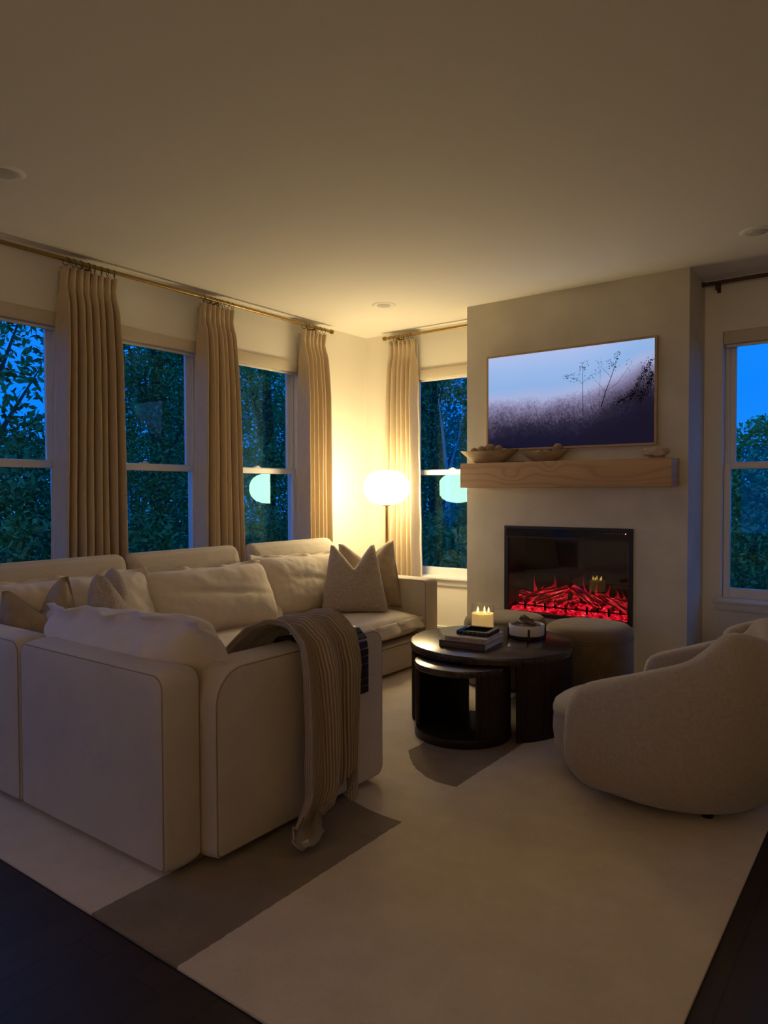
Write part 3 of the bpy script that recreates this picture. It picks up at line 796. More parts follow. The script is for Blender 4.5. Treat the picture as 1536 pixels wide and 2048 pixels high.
# ---- throw blanket
path = [(1.66, .445), (1.78, .475), (1.90, .56), (1.99, .665), (2.06, .735), (2.14, .765), (2.215, .755), (2.268, .70), (2.290, .60), (2.298, .45), (2.305, .28), (2.315, .12), (2.335, .050), (2.385, .030), (2.44, .034)]
plen = polylen(path)
def sst(a, b, x):
    t = max(0., min(1., (x-a)/(b-a))); return t*t*(3-2*t)
def thr(u, v):
    short = 1-.125*sst(.38, .66, u)-.05*math.sin(u*17+1)*sst(.5, .7, u)      # the right half hangs a little shorter
    ve = v*short
    s = plen*ve
    p, d = polyat(path, s)
    _, d2 = polyat(path, min(plen-.001, s+.05)); _, d0 = polyat(path, max(0, s-.05))
    d = (d+d2+d0); d = d.normalized(); nn = Vector((-d.y, d.x))
    vt = .42     # where the arm crest is
    if ve < vt:
        k = ve/vt; y0 = -3.56+.20*k**.7; y1 = -3.21+.19*k
    else:
        k = (ve-vt)/(1-vt); y0 = -3.36-.03*k-.12*sst(.72, 1., k); y1 = -3.02-.06*k-.05*sst(.8, 1., k)
    y = y0+(y1-y0)*u
    amp = .012+.024*sst(.36, .52, ve)
    ph = u*PI*2
    fold = sgnpow(math.sin(ph*2.4+1.1+1.2*ve), .7)*.75+math.sin(ph*4.7+2.+1.6*ve)*.42+.15*math.sin(ph*8.3+ve*2)
    off = .014+amp*(1+fold)
    if ve > .84: off *= 1-.6*sst(.84, 1., ve)
    q = Vector((p.x+nn.x*off, y+.010*math.sin(ve*9+u*4)+.016*math.cos(ph*2.4+1.1+1.2*ve)*sst(.4, .6, ve), p.y+nn.y*off))
    q.z += .006*fbm((u*5, ve*7, 1), 1.5, 2)
    q.x += .012*fbm((u*4, ve*5, 4), 1.2, 6)*sst(.5, .8, ve)
    if q.z < RZ+.005: q.z = RZ+.005
    return q
bm = B(); grid(bm, thr, 120, 130, uv=True)
thrower = thing('throw_blanket', 'beige ribbed knit throw draped over the near sofa arm onto the rug', 'blanket', (2.3, -3.2, RZ))
obj('knit', bm, M['throw'], thrower, True, sharp=180, solid=.006)
bm = B(); box(bm, (2.415, -3.470, .040), (2.419, -3.44, .056)); obj('care_label', bm, M['tag'], thrower, True)

# ================================================================= COFFEE TABLES
def fluted_arc(bm, c, r, z0, z1, a0, a1, t=.022, nf=None):
    n = nf or int((a1-a0)*r/.0115)
    for k in range(1):
        rs = []
        outer = []; inner = []
        for i in range(n*4+1):
            a = a0+(a1-a0)*i/(n*4); ph = (i % 4)/4
            rr = r-.0035+.0035*abs(math.sin(PI*i/4))
            outer.append((c[0]+rr*math.cos(a), c[1]+rr*math.sin(a))); inner.append((c[0]+(r-t)*math.cos(a), c[1]+(r-t)*math.sin(a)))
        loop = outer+inner[::-1]
        rings(bm, [[Vector((x, y, z)) for x, y in loop] for z in (z0, z1)])
def disc(bm, c, r, z0, z1, bev=.006, n=96):
    lathe(bm, [(0, z0), (r-bev, z0), (r-bev*.3, z0+bev*.3), (r, z0+bev), (r, z1-bev), (r-bev*.3, z1-bev*.3), (r-bev, z1), (0, z1)], c, n)
T1 = (2.214, -1.677, 0); TR = .461; TH = .454
tb = thing('coffee_table', 'large round espresso wood coffee table with curved fluted panel legs', 'coffee table', (T1[0], T1[1], RZ))
bm = B(); disc(bm, T1, TR, TH-.042, TH); obj('table_top', bm, M['tabletop'], tb, True)
for a0, a1 in ((-45, 38), (150, 224)):
    bm = B(); fluted_arc(bm, T1, TR-.006, RZ, TH-.042, R_(a0), R_(a1)); obj('leg_panel', bm, M['darkwood'], tb, True, sharp=60)
T2 = (2.2256, -2.017, 0); NR = .257; NH = .4046
nb = thing('nesting_table', 'small round dark nesting table pulled out from under the coffee table', 'side table', (T2[0], T2[1], RZ))
bm = B(); disc(bm, T2, NR, NH-.034, NH, .005); obj('table_top', bm, M['tabletop'], nb, True)
bm = B(); disc(bm, T2, NR, RZ, RZ+.045, .004); obj('base_ring', bm, M['darkwood'], nb, True)
for a0, a1 in ((-44, 34), (112, 224)):
    bm = B(); fluted_arc(bm, T2, NR-.004, RZ+.045, NH-.034, R_(a0), R_(a1), .02); obj('leg_panel', bm, M['darkwood'], nb, True, sharp=60)

# ---- books
def text(name, s, size, m, parent, loc, rot):
    cu = bpy.data.curves.new(name, 'FONT'); cu.body = s; cu.size = size; cu.extrude = .0002; cu.align_x = 'LEFT'; cu.align_y = 'CENTER'
    t = bpy.data.objects.new(name + '_curve', cu); COL.objects.link(t)
    bpy.context.view_layer.update()
    me = bpy.data.meshes.new_from_object(t.evaluated_get(bpy.context.evaluated_depsgraph_get()))
    bpy.data.objects.remove(t); bpy.data.curves.remove(cu)
    me.materials.clear(); me.materials.append(m)
    o = bpy.data.objects.new(name, me); COL.objects.link(o); o.parent = parent; o.location = loc; o.rotation_euler = rot; return o
def book(label, loc, rz, w, d, h, cov, ink, title, sub, tsize):
    o = thing('book', label, 'book', loc, rz, 'stacked books on the coffee table')
    bm = B(); box(bm, (-w/2, -d/2, 0), (w/2, d/2, .0022), .0006, 1); box(bm, (-w/2, -d/2, h-.0022), (w/2, d/2, h), .0006, 1); box(bm, (-w/2, -d/2, .001), (w/2, -d/2+.0025, h-.001), .0006, 1); obj('cover', bm, cov, o)
    bm = B(); box(bm, (-w/2+.004, -d/2+.003, .0023), (w/2-.004, d/2-.005, h-.0023)); obj('pages', bm, M['paper'], o)
    text('spine_title', title, tsize, ink, o, (-w/2+.02, -d/2-.0006, h/2), (R_(90), 0, 0))
    bm = B(); box(bm, (.02, -d/2-.0008, h/2-.0008), (.07, -d/2, h/2+.0008)); obj('spine_rule', bm, ink, o)
    bm = B(); box(bm, (w/2-.025, -d/2-.0008, h/2-.004), (w/2-.021, -d/2, h/2+.004)); obj('spine_mark', bm, ink, o)
    return o
BR = R_(6)
book('thick brown book at the bottom of the stack on the coffee table', (2.178, -1.842, TH), BR, .272, .262, .034, M['bk_brown'], M['inkpale'], 'MODERN HISTORY', '', .017)
book('thinner grey-beige book lying on the brown book', (2.196, -1.838, TH+.034), BR+R_(1), .245, .258, .026, M['bk_cream'], M['ink'], 'CALIFORNIA', '', .013)
# ---- scalloped tray on books
st = thing('scalloped_tray', 'small black scalloped square tray on top of the two books', 'tray', (2.205, -1.815, TH+.060), BR+R_(2))
def scal(hw, hh, n=7, r=.0055):
    pts = []
    for (ax, ay, dx, dy) in ((-hw, -hh, 1, 0), (hw, -hh, 0, 1), (hw, hh, -1, 0), (-hw, hh, 0, -1)):
        ln = 2*(hw if dx else hh)
        for i in range(n*6):
            t = i/(n*6); b = r*abs(math.sin(PI*t*n)); nx, ny = dy, -dx
            pts.append((ax+dx*ln*t+nx*b, ay+dy*ln*t+ny*b))
    return pts
bm = B(); o_ = scal(.092, .088)
def sc(pts, k): return [(x*k, y*k) for x, y in pts]
prof = [(.96, 0), (1., .003), (1., .019), (.98, .022), (.80, .022)]
rs = [[Vector((x, y, z)) for x, y in sc(o_, k)] for k, z in prof]
inn = rrect(.136, .130, (.006,)*4, 41)
rs2 = []
k = len(o_)
def resample(pts, k):
    L_ = [0]; 
    for a, b in zip(pts, pts[1:]+pts[:1]): L_.append(L_[-1]+math.dist(a, b))
    out = []
    for i in range(k):
        s = L_[-1]*i/k; j = max(q for q in range(len(pts)) if L_[q] <= s+1e-9); t = (s-L_[j])/max(1e-9, L_[j+1]-L_[j]); a, b = pts[j], pts[(j+1) % len(pts)]
        out.append((a[0]+(b[0]-a[0])*t, a[1]+(b[1]-a[1])*t))
    return out
sq = [(-.070, -.066), (.070, -.066), (.070, .066), (-.070, .066)]
i1 = resample(sq, k)
rs[-1] = [Vector((x, y, .022)) for x, y in i1]
rs.append([Vector((x*.98, y*.98, .008)) for x, y in i1])
rings(bm, rs); obj('rim', bm, M['gloss'], st)
bm = B(); box(bm, (-.069, -.065, .004), (.069, .065, .0085)); obj('mirror_base', bm, mat('dark_mirror', (.10, .09, .08), .05, .9), st)
# ---- candle
CN = (2.018, -1.42, TH)
cd = thing('candle', 'five wick cream candle burning in a glass jar on the coffee table', 'candle', CN)
CR = .0705
bm = B(); lathe(bm, [(0, 0), (CR-.004, 0), (CR, .004), (CR, .152), (CR-.0015, .154), (CR-.003, .152), (CR-.003, .008), (0, .008)], n=64); obj('glass_jar', bm, M['glassjar'], cd)
bm = B(); lathe(bm, [(0, .0085), (CR-.0045, .0085), (CR-.0035, .012), (CR-.0035, .100), (CR-.006, .097), (0, .095)], n=56); obj('wax', bm, M['wax'], cd)
for i in range(5):
    a = i*2*PI/5+.5; x, y = .036*math.cos(a), .036*math.sin(a)
    bm = B(); tube(bm, [(x, y, .094), (x, y, .104)], .0014, 6); w = obj('wick', bm, M['wick'], cd)
    bm = B(); lathe(bm, [(0, .101), (.0045, .107), (.0058, .113), (.004, .123), (.0015, .132), (0, .137)], (x, y, 0), 12); obj('flame', bm, M['flame'], cd)
# ---- marble bowl on stand
BW = (2.351, -1.502, TH)
mb_ = thing('marble_bowl', 'white marble bowl in a dark wooden stand on the coffee table', 'bowl', BW)
bm = B(); lathe(bm, [(0, .018), (.092, .018), (.100, .022), (.102, .030), (.102, .078), (.100, .081), (.095, .081), (.093, .078), (.092, .036), (.085, .030), (0, .030)], n=72); obj('dish', bm, M['marble'], mb_)
bm = B(); lathe(bm, [(0, .0), (.088, .0), (.092, .004), (.092, .014), (.088, .0178), (0, .0178)], n=56); obj('stand_base', bm, M['darkwood'], mb_)
for i in range(4):
    a = i*PI/2+R_(-58); bm = B(); box(bm, (.101, -.006, 0), (.111, .006, .064), .002, 1); box(bm, (.085, -.006, 0), (.103, .006, .012), .001, 1); bm.transform(Matrix.Rotation(a, 4, 'Z')); obj('stand_post', bm, M['darkwood'], mb_)
def lump(bm, r, seed, sx=1., sy=1., sz=1., rough=.45, sub=3, freq=1.6):
    bmesh.ops.create_icosphere(bm, subdivisions=sub, radius=1.)
    for v in bm.verts:
        n = v.co.normalized(); k = 1+rough*noise.noise(n*freq+Vector((seed*7.3, seed*2.1, seed)))+rough*.4*noise.noise(n*freq*3+Vector((seed, 1, seed*4)))
        v.co = Vector((n.x*sx, n.y*sy, n.z*sz))*r*k
    return bm
rnd = random.Random(4)
chunks = [(-.045, -.03, .058, .038), (.02, -.045, .058, .036), (.055, .01, .058, .036), (0, .045, .058, .038), (-.05, .03, .062, .032), (.005, 0, .088, .040), (-.012, -.012, .113, .026)]
cl = ['rough driftwood chunk', 'pale driftwood chunk', 'grey bark chunk', 'brown bark chunk', 'small driftwood chunk', 'large driftwood chunk on top', 'little bark tip crowning the pile']
cpos = ['at the left of the marble bowl', 'at the front of the marble bowl', 'at the right of the marble bowl', 'at the back of the marble bowl', 'at the back left of the marble bowl', 'in the middle of the marble bowl', 'in the marble bowl']
for i, (x, y, z, r) in enumerate(chunks):
    bm = lump(B(), r, i+1.3, 1.1, .85, .72, .7, 3, 1.9)
    single('driftwood_piece', bm, M['bark'], cl[i]+' '+cpos[i], 'driftwood', (BW[0]+x, BW[1]+y, BW[2]+z), rnd.uniform(0, 6), 'wood pieces in the marble bowl', sharp=25)

# ================================================================= OTTOMANS
def ottoman(label, loc, r, h):
    o = thing('ottoman', label, 'ottoman', loc, 0, 'round taupe ottomans')
    def sec(k, z, n=72): return [Vector((k*r*sgnpow(math.cos(2*PI*i/n), .86), k*r*sgnpow(math.sin(2*PI*i/n), .86), z)) for i in range(n)]
    bm = B(); rings(bm, [sec(.94, .012), sec(.985, .02), sec(1., .05), sec(1.005, h*.5), sec(1., h-.09), sec(.998, h-.075)]); obj('body', bm, M['ottoman'], o, sharp=180)
    bm = B(); rings(bm, [sec(.995, h-.077), sec(1.002, h-.065), sec(.99, h-.04), sec(.955, h-.018), sec(.88, h-.003), sec(.7, h+.008), sec(.4, h+.014), sec(.02, h+.016)]); obj('top_cushion', bm, M['ottoman'], o, sharp=180)
    bm = B(); tube(bm, [v for v in sec(1.004, h-.077)], .0028, 6, True); obj('piping', bm, M['ottoman'], o)
    for a in (45, 135, 225, 315):
        bm = B(); lathe(bm, [(.018, 0), (.018, .016)], (r*.62*math.cos(R_(a)), r*.62*math.sin(R_(a)), 0), 12); obj('foot', bm, M['black'], o)
    return o
ottoman('round taupe ottoman on the right, in front of the fire', (2.525, -.975, RZ), .26, .462)
ottoman('round taupe ottoman behind the candle, left of its twin', (1.930, -.945, RZ), .268, .452)

# ================================================================= ARMCHAIRS
def armchair(label, loc, rz):
    o = thing('armchair', label, 'armchair', loc, rz, 'cream barrel armchairs')
    # plan path of the shell centre line, front tip -> back -> front tip ; chair faces -x
    pts = []
    ax, ay = .385, .375
    xf = -.20
    seq = []
    for i in range(9): seq.append((xf+(0-xf)*i/8, -ay-.0+.018*(1-i/8)))
    for i in range(1, 32): a = -PI/2+PI*i/32; seq.append((ax*sgnpow(math.cos(a), .92), ay*sgnpow(math.sin(a), .92)))
    for i in range(9): seq.append((0+(xf-0)*i/8, ay-.018*(i/8)))
    n = len(seq)
    L_ = [0]
    for a, b in zip(seq, seq[1:]): L_.append(L_[-1]+math.dist(a, b))
    tot = L_[-1]
    def hgt(s):      # top height by distance from the tips: rises along the arm, highest at the back corners
        m = min(s, tot-s)/(tot/2)
        def ss(a, b, x):
            t = max(0., min(1., (x-a)/(b-a))); return t*t*(3-2*t)
        return .500+.185*max(0., min(1., m/.66))**.95+.068*ss(.46, .72, m)-.05*ss(.72, 1., m)
    ns = 40
    rs = []
    T = .155
    caps = [(-.075, .05), (-.070, .36), (-.055, .62), (-.034, .82), (-.012, .95)]
    stations = [(-d0, k, 0) for d0, k in [(c[0]*-1, c[1]) for c in caps]]
    def at(s):
        s = max(0, min(tot, s)); j = 0
        while j < n-2 and L_[j+1] < s: j += 1
        t = (s-L_[j])/(L_[j+1]-L_[j]); a, b = Vector(seq[j]), Vector(seq[j+1])
        d = (Vector(seq[min(j+2, n-1)])-Vector(seq[max(j-1, 0)])).normalized()
        return a.lerp(b, t), d
    lst = [(c[0], c[1]) for c in caps] + [(tot*i/70, 1.) for i in range(71)] + [(tot-c[0], c[1]) for c in reversed(caps)]
    for s, k in lst:
        p, d = at(s)
        if s < 0: p = p+d*s
        if s > tot: p = p+d*(s-tot)
        nrm = Vector((d.y, -d.x))     # outward (right of travel going -y tip first)
        if nrm.dot(p) < 0 and abs(nrm.dot(p)) > .02: nrm = -nrm
        top = hgt(s); z0 = .046
        kz = k**.45
        mid = (top+z0)/2*.98; hh = (top-z0)/2*kz; tt = T/2*k**.6
        ring = []
        for i in range(ns):
            a = 2*PI*i/ns
            ca, sa = sgnpow(math.cos(a), .62), sgnpow(math.sin(a), .52)
            zz = mid+hh*sa
            f = (zz-z0)/(top-z0)
            bulge = .055*(1-(2*f-.95)**2) if True else 0
            low = -.05*max(0, .25-f)/.25
            q = nrm*(tt*ca+bulge*.9+low)
            ring.append(Vector((p.x+q.x, p.y+q.y, zz)))
        rs.append(ring)
    bm = B(); rings(bm, rs); obj('shell', bm, M['boucle'], o, sharp=180)
    # seat drum and cushion
    def dsec(k, z, nn=64, grow=0.):
        return [Vector((-.095+(.425*k+grow)*sgnpow(math.cos(2*PI*i/nn), .8), (.318*k+grow*.5)*sgnpow(math.sin(2*PI*i/nn), .8), z)) for i in range(nn)]
    bm = B(); rings(bm, [dsec(.80, .046), dsec(.90, .058), dsec(.97, .11), dsec(1.0, .20), dsec(.995, .25), dsec(.985, .270)]); obj('seat_base', bm, M['boucle'], o, sharp=180)
    bm = B(); rings(bm, [dsec(.98, .268), dsec(.998, .278), dsec(1.0, .296), dsec(.98, .320), dsec(.92, .340), dsec(.75, .354), dsec(.4, .362), dsec(.02, .364)]); obj('seat_cushion', bm, M['boucle'], o, sharp=180)
    # soft inner back pad
    rs = []
    for i in range(25):
        a = R_(-72+144*i/24); k = math.sin(PI*i/24)**.5
        cx, cy = (ax-.085)*math.cos(a), (ay-.085)*math.sin(a); nr = Vector((math.cos(a), math.sin(a), 0))
        rs.append([Vector((cx, cy, .50))+nr*(.045*math.cos(q)*max(k, .05))+Vector((0, 0, .14*math.sin(q)*max(k, .05))) for q in [2*PI*j/20 for j in range(20)]])
    bm = B(); rings(bm, rs); obj('back_pad', bm, M['boucle'], o, sharp=180)
    # seam over the shell side
    bm = B()
    for s in (.70,):
        pts = []
        for j in range(15):
            f = j/14; pass
    bm.free()
    bm = B(); lathe(bm, [(0, .020), (.30, .020), (.31, .026), (.31, .056), (0, .056)], (.03, 0, 0), 48); obj('swivel_base', bm, M['black'], o)
    for x, y in ((-.27, -.22), (-.27, .22), (.22, -.20), (.22, .20)):
        bm = B(); lathe(bm, [(.022, 0), (.026, .052)], (x, y, 0), 14); obj('foot', bm, M['black'], o)
    return o
ch = armchair('cream boucle barrel armchair nearest the viewer at the right edge', (3.31, -2.08, RZ), R_(-6))
dup(ch, (3.47, -1.07, RZ), R_(-5), 'cream boucle barrel armchair behind the nearest one, by the right window')

# ================================================================= FLOOR LAMP
LX, LY = .606, -.50
lp = thing('floor_lamp', 'lit floor lamp with a flattened white globe in the corner', 'floor lamp', (LX, LY, 0))
bm = B(); lathe(bm, [(0, 0), (.110, 0), (.115, .004), (.115, .014), (.110, .018), (.02, .020), (0, .020)], n=48); obj('base', bm, M['brass'], lp)
bm = B(); tube(bm, [(0, 0, .018), (0, 0, 1.202)], .011, 14); obj('pole', bm, M['brass'], lp)
bm = B()
pr = []
for i in range(33):
    a = -PI/2+PI*i/32; pr.append((.193*max(0, math.cos(a))**.78 if i not in (0, 32) else 0, 1.34+.143*sgnpow(math.sin(a), .92)))
lathe(bm, pr, n=56); obj('globe_shade', bm, M['lamp'], lp, sharp=180)
bm = B(); lathe(bm, [(.030, 1.185), (.034, 1.188), (.034, 1.197), (.028, 1.2)], n=24); obj('collar', bm, M['brass'], lp)

# ================================================================= FIREPLACE, MANTEL, TV
fp = thing('electric_fireplace', 'black framed electric fire with glowing red logs set into the chimney breast', 'fireplace', (2.1425, CY, .377))
FX0, FX1, FZ0, FZ1 = 1.661, 2.624, .377, 1.047
bm = B(); ringbox(bm, FX0, FX1, FZ0, FZ1, CY-.014, CY-.001, .034, .034, .030, .088, .002); obj('frame', bm, M['black'], fp, True)
bm = B(); box(bm, (FX0+.02, CY-.0155, FZ1-.075), (FX1-.02, CY-.0135, FZ1-.02), .0006, 1); obj('control_panel', bm, M['gloss'], fp, True)
fx0, fx1, fz0, fz1 = hx0+.002, hx1-.002, hz0+.002, hz1-.002
bm = B()
yb = -.112
box(bm, (fx0, CY+.002, fz0), (fx0+.006, yb, fz1)); box(bm, (fx1-.006, CY+.002, fz0), (fx1, yb, fz1)); box(bm, (fx0+.006, CY+.002, fz0), (fx1-.006, yb, fz0+.006)); box(bm, (fx0+.006, CY+.002, fz1-.006), (fx1-.006, yb, fz1)); box(bm, (fx0, yb, fz0), (fx1, yb+.006, fz1))
obj('firebox', bm, M['soot'], fp, True)
bm = B(); box(bm, (FX0+.033, CY-.006, FZ0+.029), (FX1-.033, CY-.004, FZ1-.087)); obj('glass', bm, M['fireglass'], fp, True)
# ember bed and glow strip
def bed(u, v):
    x = fx0+.012+(fx1-fx0-.024)*u; y = CY+.03+(yb-CY-.04)*v
    return Vector((x, y, fz0+.012+.05*v+.018*fbm((x*18, y*18, 0), 1, 2)+.012*fbm((x*40, y*40, 0), 1, 5)))
bm = B(); grid(bm, bed, 90, 24); obj('ember_bed', bm, M['ember'], fp, True)
bm = B(); tube(bm, [(fx0+.03, CY+.022, fz0+.024), (fx1-.05, CY+.022, fz0+.024)], .009, 10); obj('ember_strip', bm, M['ember'], fp, True)
def log(p0, p1, r, seed):
    p0, p1 = Vector(p0), Vector(p1); d = p1-p0; ln = d.length
    bm = B(); rs = []
    for i in range(19):
        t = i/18; rr = r*(.92+.16*noise.noise(Vector((t*3, seed, 0))))
        if i in (0, 18): rr *= .86
        rs.append([Vector((ln*(t-.5), rr*(1+.16*noise.noise(Vector((t*2.5, math.cos(a)*2.4+seed, math.sin(a)*2.4))))*math.cos(a), rr*(1+.16*noise.noise(Vector((t*2.5, math.cos(a)*2.4+seed, math.sin(a)*2.4))))*math.sin(a))) for a in [2*PI*j/20 for j in range(20)]])
    rings(bm, rs)
    o = obj('log', bm, M['log'], fp, sharp=35)
    q = d.to_track_quat('X', 'Z'); o.rotation_mode = 'QUATERNION'; o.rotation_quaternion = q
    o.location = (p0+p1)/2-Vector(fp.location); return o
zb0 = fz0
log((1.70, -.25, zb0+.115), (1.90, -.20, zb0+.10), .030, 1)
log((1.76, -.30, zb0+.09), (1.98, -.20, zb0+.165), .030, 2)
log((1.86, -.36, zb0+.075), (2.10, -.24, zb0+.185), .033, 3)
log((2.13, -.24, zb0+.19), (2.38, -.36, zb0+.085), .034, 4)
log((2.32, -.26, zb0+.15), (2.57, -.34, zb0+.07), .030, 5)
log((2.20, -.18, zb0+.13), (2.55, -.17, zb0+.10), .026, 6)
for i, (x, z) in enumerate(((1.80, .085), (1.97, .09), (2.055, .10), (2.155, .095), (2.33, .065), (2.45, .075))):
    log((x, -.385, zb0+z-.006), (x+.02, -.27, zb0+z+.012), .027 if 1 < i < 4 else .021, 7+i)
def flame(x, w, h, y, lean, seed):
    bm = B()
    def f(u, v):
        ww = w*(1-v)**.8*(.6+.8*math.sin(PI*min(1, v*1.6+.15))); return Vector((x+ww*(u-.5)+lean*v*v+.008*math.sin(v*7+seed), y+.004*math.sin(u*PI), zb0+.09+h*v))
    grid(bm, f, 8, 18); obj('flame', bm, M['fireflame'], fp, True, sharp=180)
rf = random.Random(5)
for i, (x, w, h) in enumerate(((1.785, .030, .20), (1.845, .05, .11), (1.905, .045, .12), (1.955, .075, .19), (2.03, .05, .12), (2.12, .045, .16), (2.19, .03, .20), (2.235, .05, .12), (2.29, .03, .18), (2.36, .05, .15), (2.43, .05, .12), (2.475, .03, .11))):
    flame(x, w, h, -.15+rf.uniform(-.03, .0), rf.uniform(-.02, .02), i)
# grate
bm = B(); box(bm, (fx0+.03, CY+.012, zb0+.055), (fx1-.03, CY+.020, zb0+.064), .001, 1); obj('grate_bar', bm, M['grate'], fp, True)
for i in range(11):
    x = fx0+.06+(fx1-fx0-.13)*i/10; lo = .030 if i % 2 else .050
    bm = B(); box(bm, (x-.007, CY+.011, zb0+lo), (x+.007, CY+.021, zb0+.085), .002, 1); obj('grate_post', bm, M['grate'], fp, True)
for i in range(8):
    x = 2.432+i*.0205
    bm = B(); lathe(bm, [(0, 0), (.0035, 0), (.0035, .001), (0, .001)], n=10); bm.transform(Matrix.Translation((x, CY-.0155, FZ1-.036)) @ Matrix.Rotation(R_(90), 4, 'X'))
    obj('button' if i < 7 else 'power_light', bm, M['icon'] if i < 7 else M['redled'], fp, True)

# mantel
MX0, MX1, MY0, MZ0, MZ1 = 1.378, 2.918, -.607, 1.332, 1.515
bm = B(); box(bm, (-.77, MY0-CY, 0), (.77, -.0005, MZ1-MZ0), .004, 2)
single('mantel_shelf', bm, M['pine'], 'knotty pine beam mantel shelf on the chimney breast', 'mantel', ((MX0+MX1)/2, CY, MZ0))

# television
TX0, TX1, TZ0, TZ1 = 1.518, 2.779, 1.608, 2.327
tv = thing('television', 'wall television in a pale oak frame showing a misty meadow picture', 'television', ((TX0+TX1)/2, CY, TZ0))
bm = B(); ringbox(bm, TX0, TX1, TZ0, TZ1, CY-.032, CY-.006, .016, .016, .016, .016, .0015); obj('frame', bm, M['frame'], tv, True)
bm = B(); box(bm, (TX0+.01, CY-.024, TZ0+.01), (TX1-.01, CY-.0005, TZ1-.01)); obj('housing', bm, M['black'], tv, True)
bm = B(); box(bm, (-.6145, -.028, .0155), (.6145, -.0245, .7035)); scr = obj('screen', bm, M['screen'], tv)
# branches drawn in the picture
def sx(px, py):   # picture fractions -> local
    return Vector((-.6145+1.229*px, -.0282, .0155+.688*py))
def twig(pts, w0, w1, leaves=0, seed=0, lr=.5):
    bm = B(); P_ = [sx(*p) for p in pts]; k = len(P_)
    for i in range(k-1):
        a, b = P_[i], P_[i+1]; d = (b-a).normalized(); n_ = Vector((d.z, 0, -d.x)); wa = w0+(w1-w0)*i/(k-1); wb = w0+(w1-w0)*(i+1)/(k-1)
        vs = [bm.verts.new(q) for q in (a-n_*wa, a+n_*wa, b+n_*wb, b-n_*wb)]; bm.faces.new(vs)
    r = random.Random(seed)
    for _ in range(leaves):
        t = (1-lr)+lr*r.random(); i = min(k-2, int(t*(k-1))); f = t*(k-1)-i
        p = P_[i].lerp(P_[i+1], f)+Vector((r.gauss(0, .016), 0, r.gauss(0, .016))); a = r.uniform(0, PI); s = r.uniform(.003, .0065)
        u = Vector((math.cos(a), 0, math.sin(a)))*s; v = Vector((-math.sin(a), 0, math.cos(a)))*s*.55
        if not (-.61 < p.x < .61 and .02 < p.z < .70): continue
        bm.faces.new([bm.verts.new(q) for q in (p-u, p-v, p+u, p+v)])
    obj('branch', bm, M['twig'], scr)
twig([(.605, .30), (.603, .55), (.602, .72), (.605, .80)], .0022, .001, 14, 1, .3)
twig([(.603, .62), (.57, .68), (.53, .70), (.49, .73)], .0011, .0005, 26, 2, .6)
twig([(.603, .64), (.65, .70), (.70, .74)], .0011, .0005, 8, 3, .5)
twig([(.605, .76), (.60, .82), (.62, .87)], .0009, .0005, 22, 4, .9)
twig([(.71, .38), (.735, .53), (.765, .66), (.79, .80), (.80, .90)], .0032, .001, 30, 5, .35)
twig([(.735, .53), (.80, .60), (.85, .72), (.88, .79)], .0012, .0005, 10, 6, .3)
twig([(.765, .66), (.74, .72), (.70, .79), (.68, .85)], .0011, .0005, 8, 7, .4)
twig([(.78, .76), (.76, .80), (.74, .81)], .0009, .0005, 16, 8, .9)
twig([(.735, .53), (.70, .60), (.66, .68)], .0010, .0005, 0, 9)
twig([(.70, .36), (.70, .55), (.705, .75)], .0010, .0005, 0, 10)
twig([(.33, .26), (.32, .38), (.30, .47)], .0014, .0007, 4, 11, .2)
twig([(.42, .24), (.40, .42), (.395, .52)], .0013, .0005, 0, 12)
twig([(.56, .26), (.54, .45)], .0012, .0005, 0, 13); twig([(.66, .32), (.64, .52), (.63, .58)], .0012, .0005, 0, 14)
twig([(.48, .30), (.46, .48)], .0012, .0005, 0, 15); twig([(.10, .30), (.07, .40)], .0012, .0005, 0, 16); twig([(.17, .28), (.185, .42)], .0012, .0005, 0, 17)
twig([(.86, .40), (.91, .55), (.95, .68), (.985, .80)], .0025, .001, 330, 18, .95)
twig([(.92, .40), (.97, .56), (.985, .66)], .0025, .001, 420, 19, 1.)
twig([(.80, .40), (.86, .46), (.92, .50)], .0018, .001, 160, 20, 1.)

# mantel decor
def woodbowl(label, loc, lx, ly, h):
    bm = B(); n = 56
    def sec(k, z, up=0.): return [Vector((k*lx*math.cos(a), k*ly*math.sin(a), z+up*abs(math.cos(a))**3)) for a in [2*PI*i/n for i in range(n)]]
    rings(bm, [sec(.42, 0), sec(.50, .006), sec(.72, h*.45, .002), sec(.90, h*.78, .006), sec(1.0, h, .012), sec(.965, h+.002, .012), sec(.86, h*.80, .006), sec(.68, h*.48, .002), sec(.40, h*.22), sec(.02, h*.18)])
    return single('wooden_bowl', bm, M['bowlw'], label, 'bowl', loc, 0, 'carved wooden bowls on the mantel', sharp=60)
MT = MZ1
b1 = (1.575, -.515, MT); b2 = (2.025, -.52, MT)
woodbowl('larger carved wooden bowl heaped with balls at the left end of the mantel', b1, .243, .085, .088)
woodbowl('smaller carved wooden bowl right of the larger one on the mantel', b2, .182, .075, .068)
def ball(loc, r, label):
    bm = B(); bmesh.ops.create_icosphere(bm, subdivisions=3, radius=r)
    single('wooden_ball', bm, M['ball'], label, 'decorative ball', loc, 0, 'wooden balls in the mantel bowls')
for dx, dy, dz, r, lb in ((-.125, 0, .092, .030, 'brown ball at the left end of the larger mantel bowl'), (-.055, -.012, .098, .034, 'second ball from the left in the larger mantel bowl'), (-.022, .028, .110, .032, 'ball half hidden at the back of the larger mantel bowl'), (.020, -.012, .108, .037, 'highest and largest ball in the larger mantel bowl'), (.082, 0, .102, .033, 'ball right of the highest one in the larger mantel bowl'), (.132, -.004, .084, .026, 'ball at the right end of the larger mantel bowl')):
    ball((b1[0]+dx, b1[1]+dy, MT+dz), r, lb)
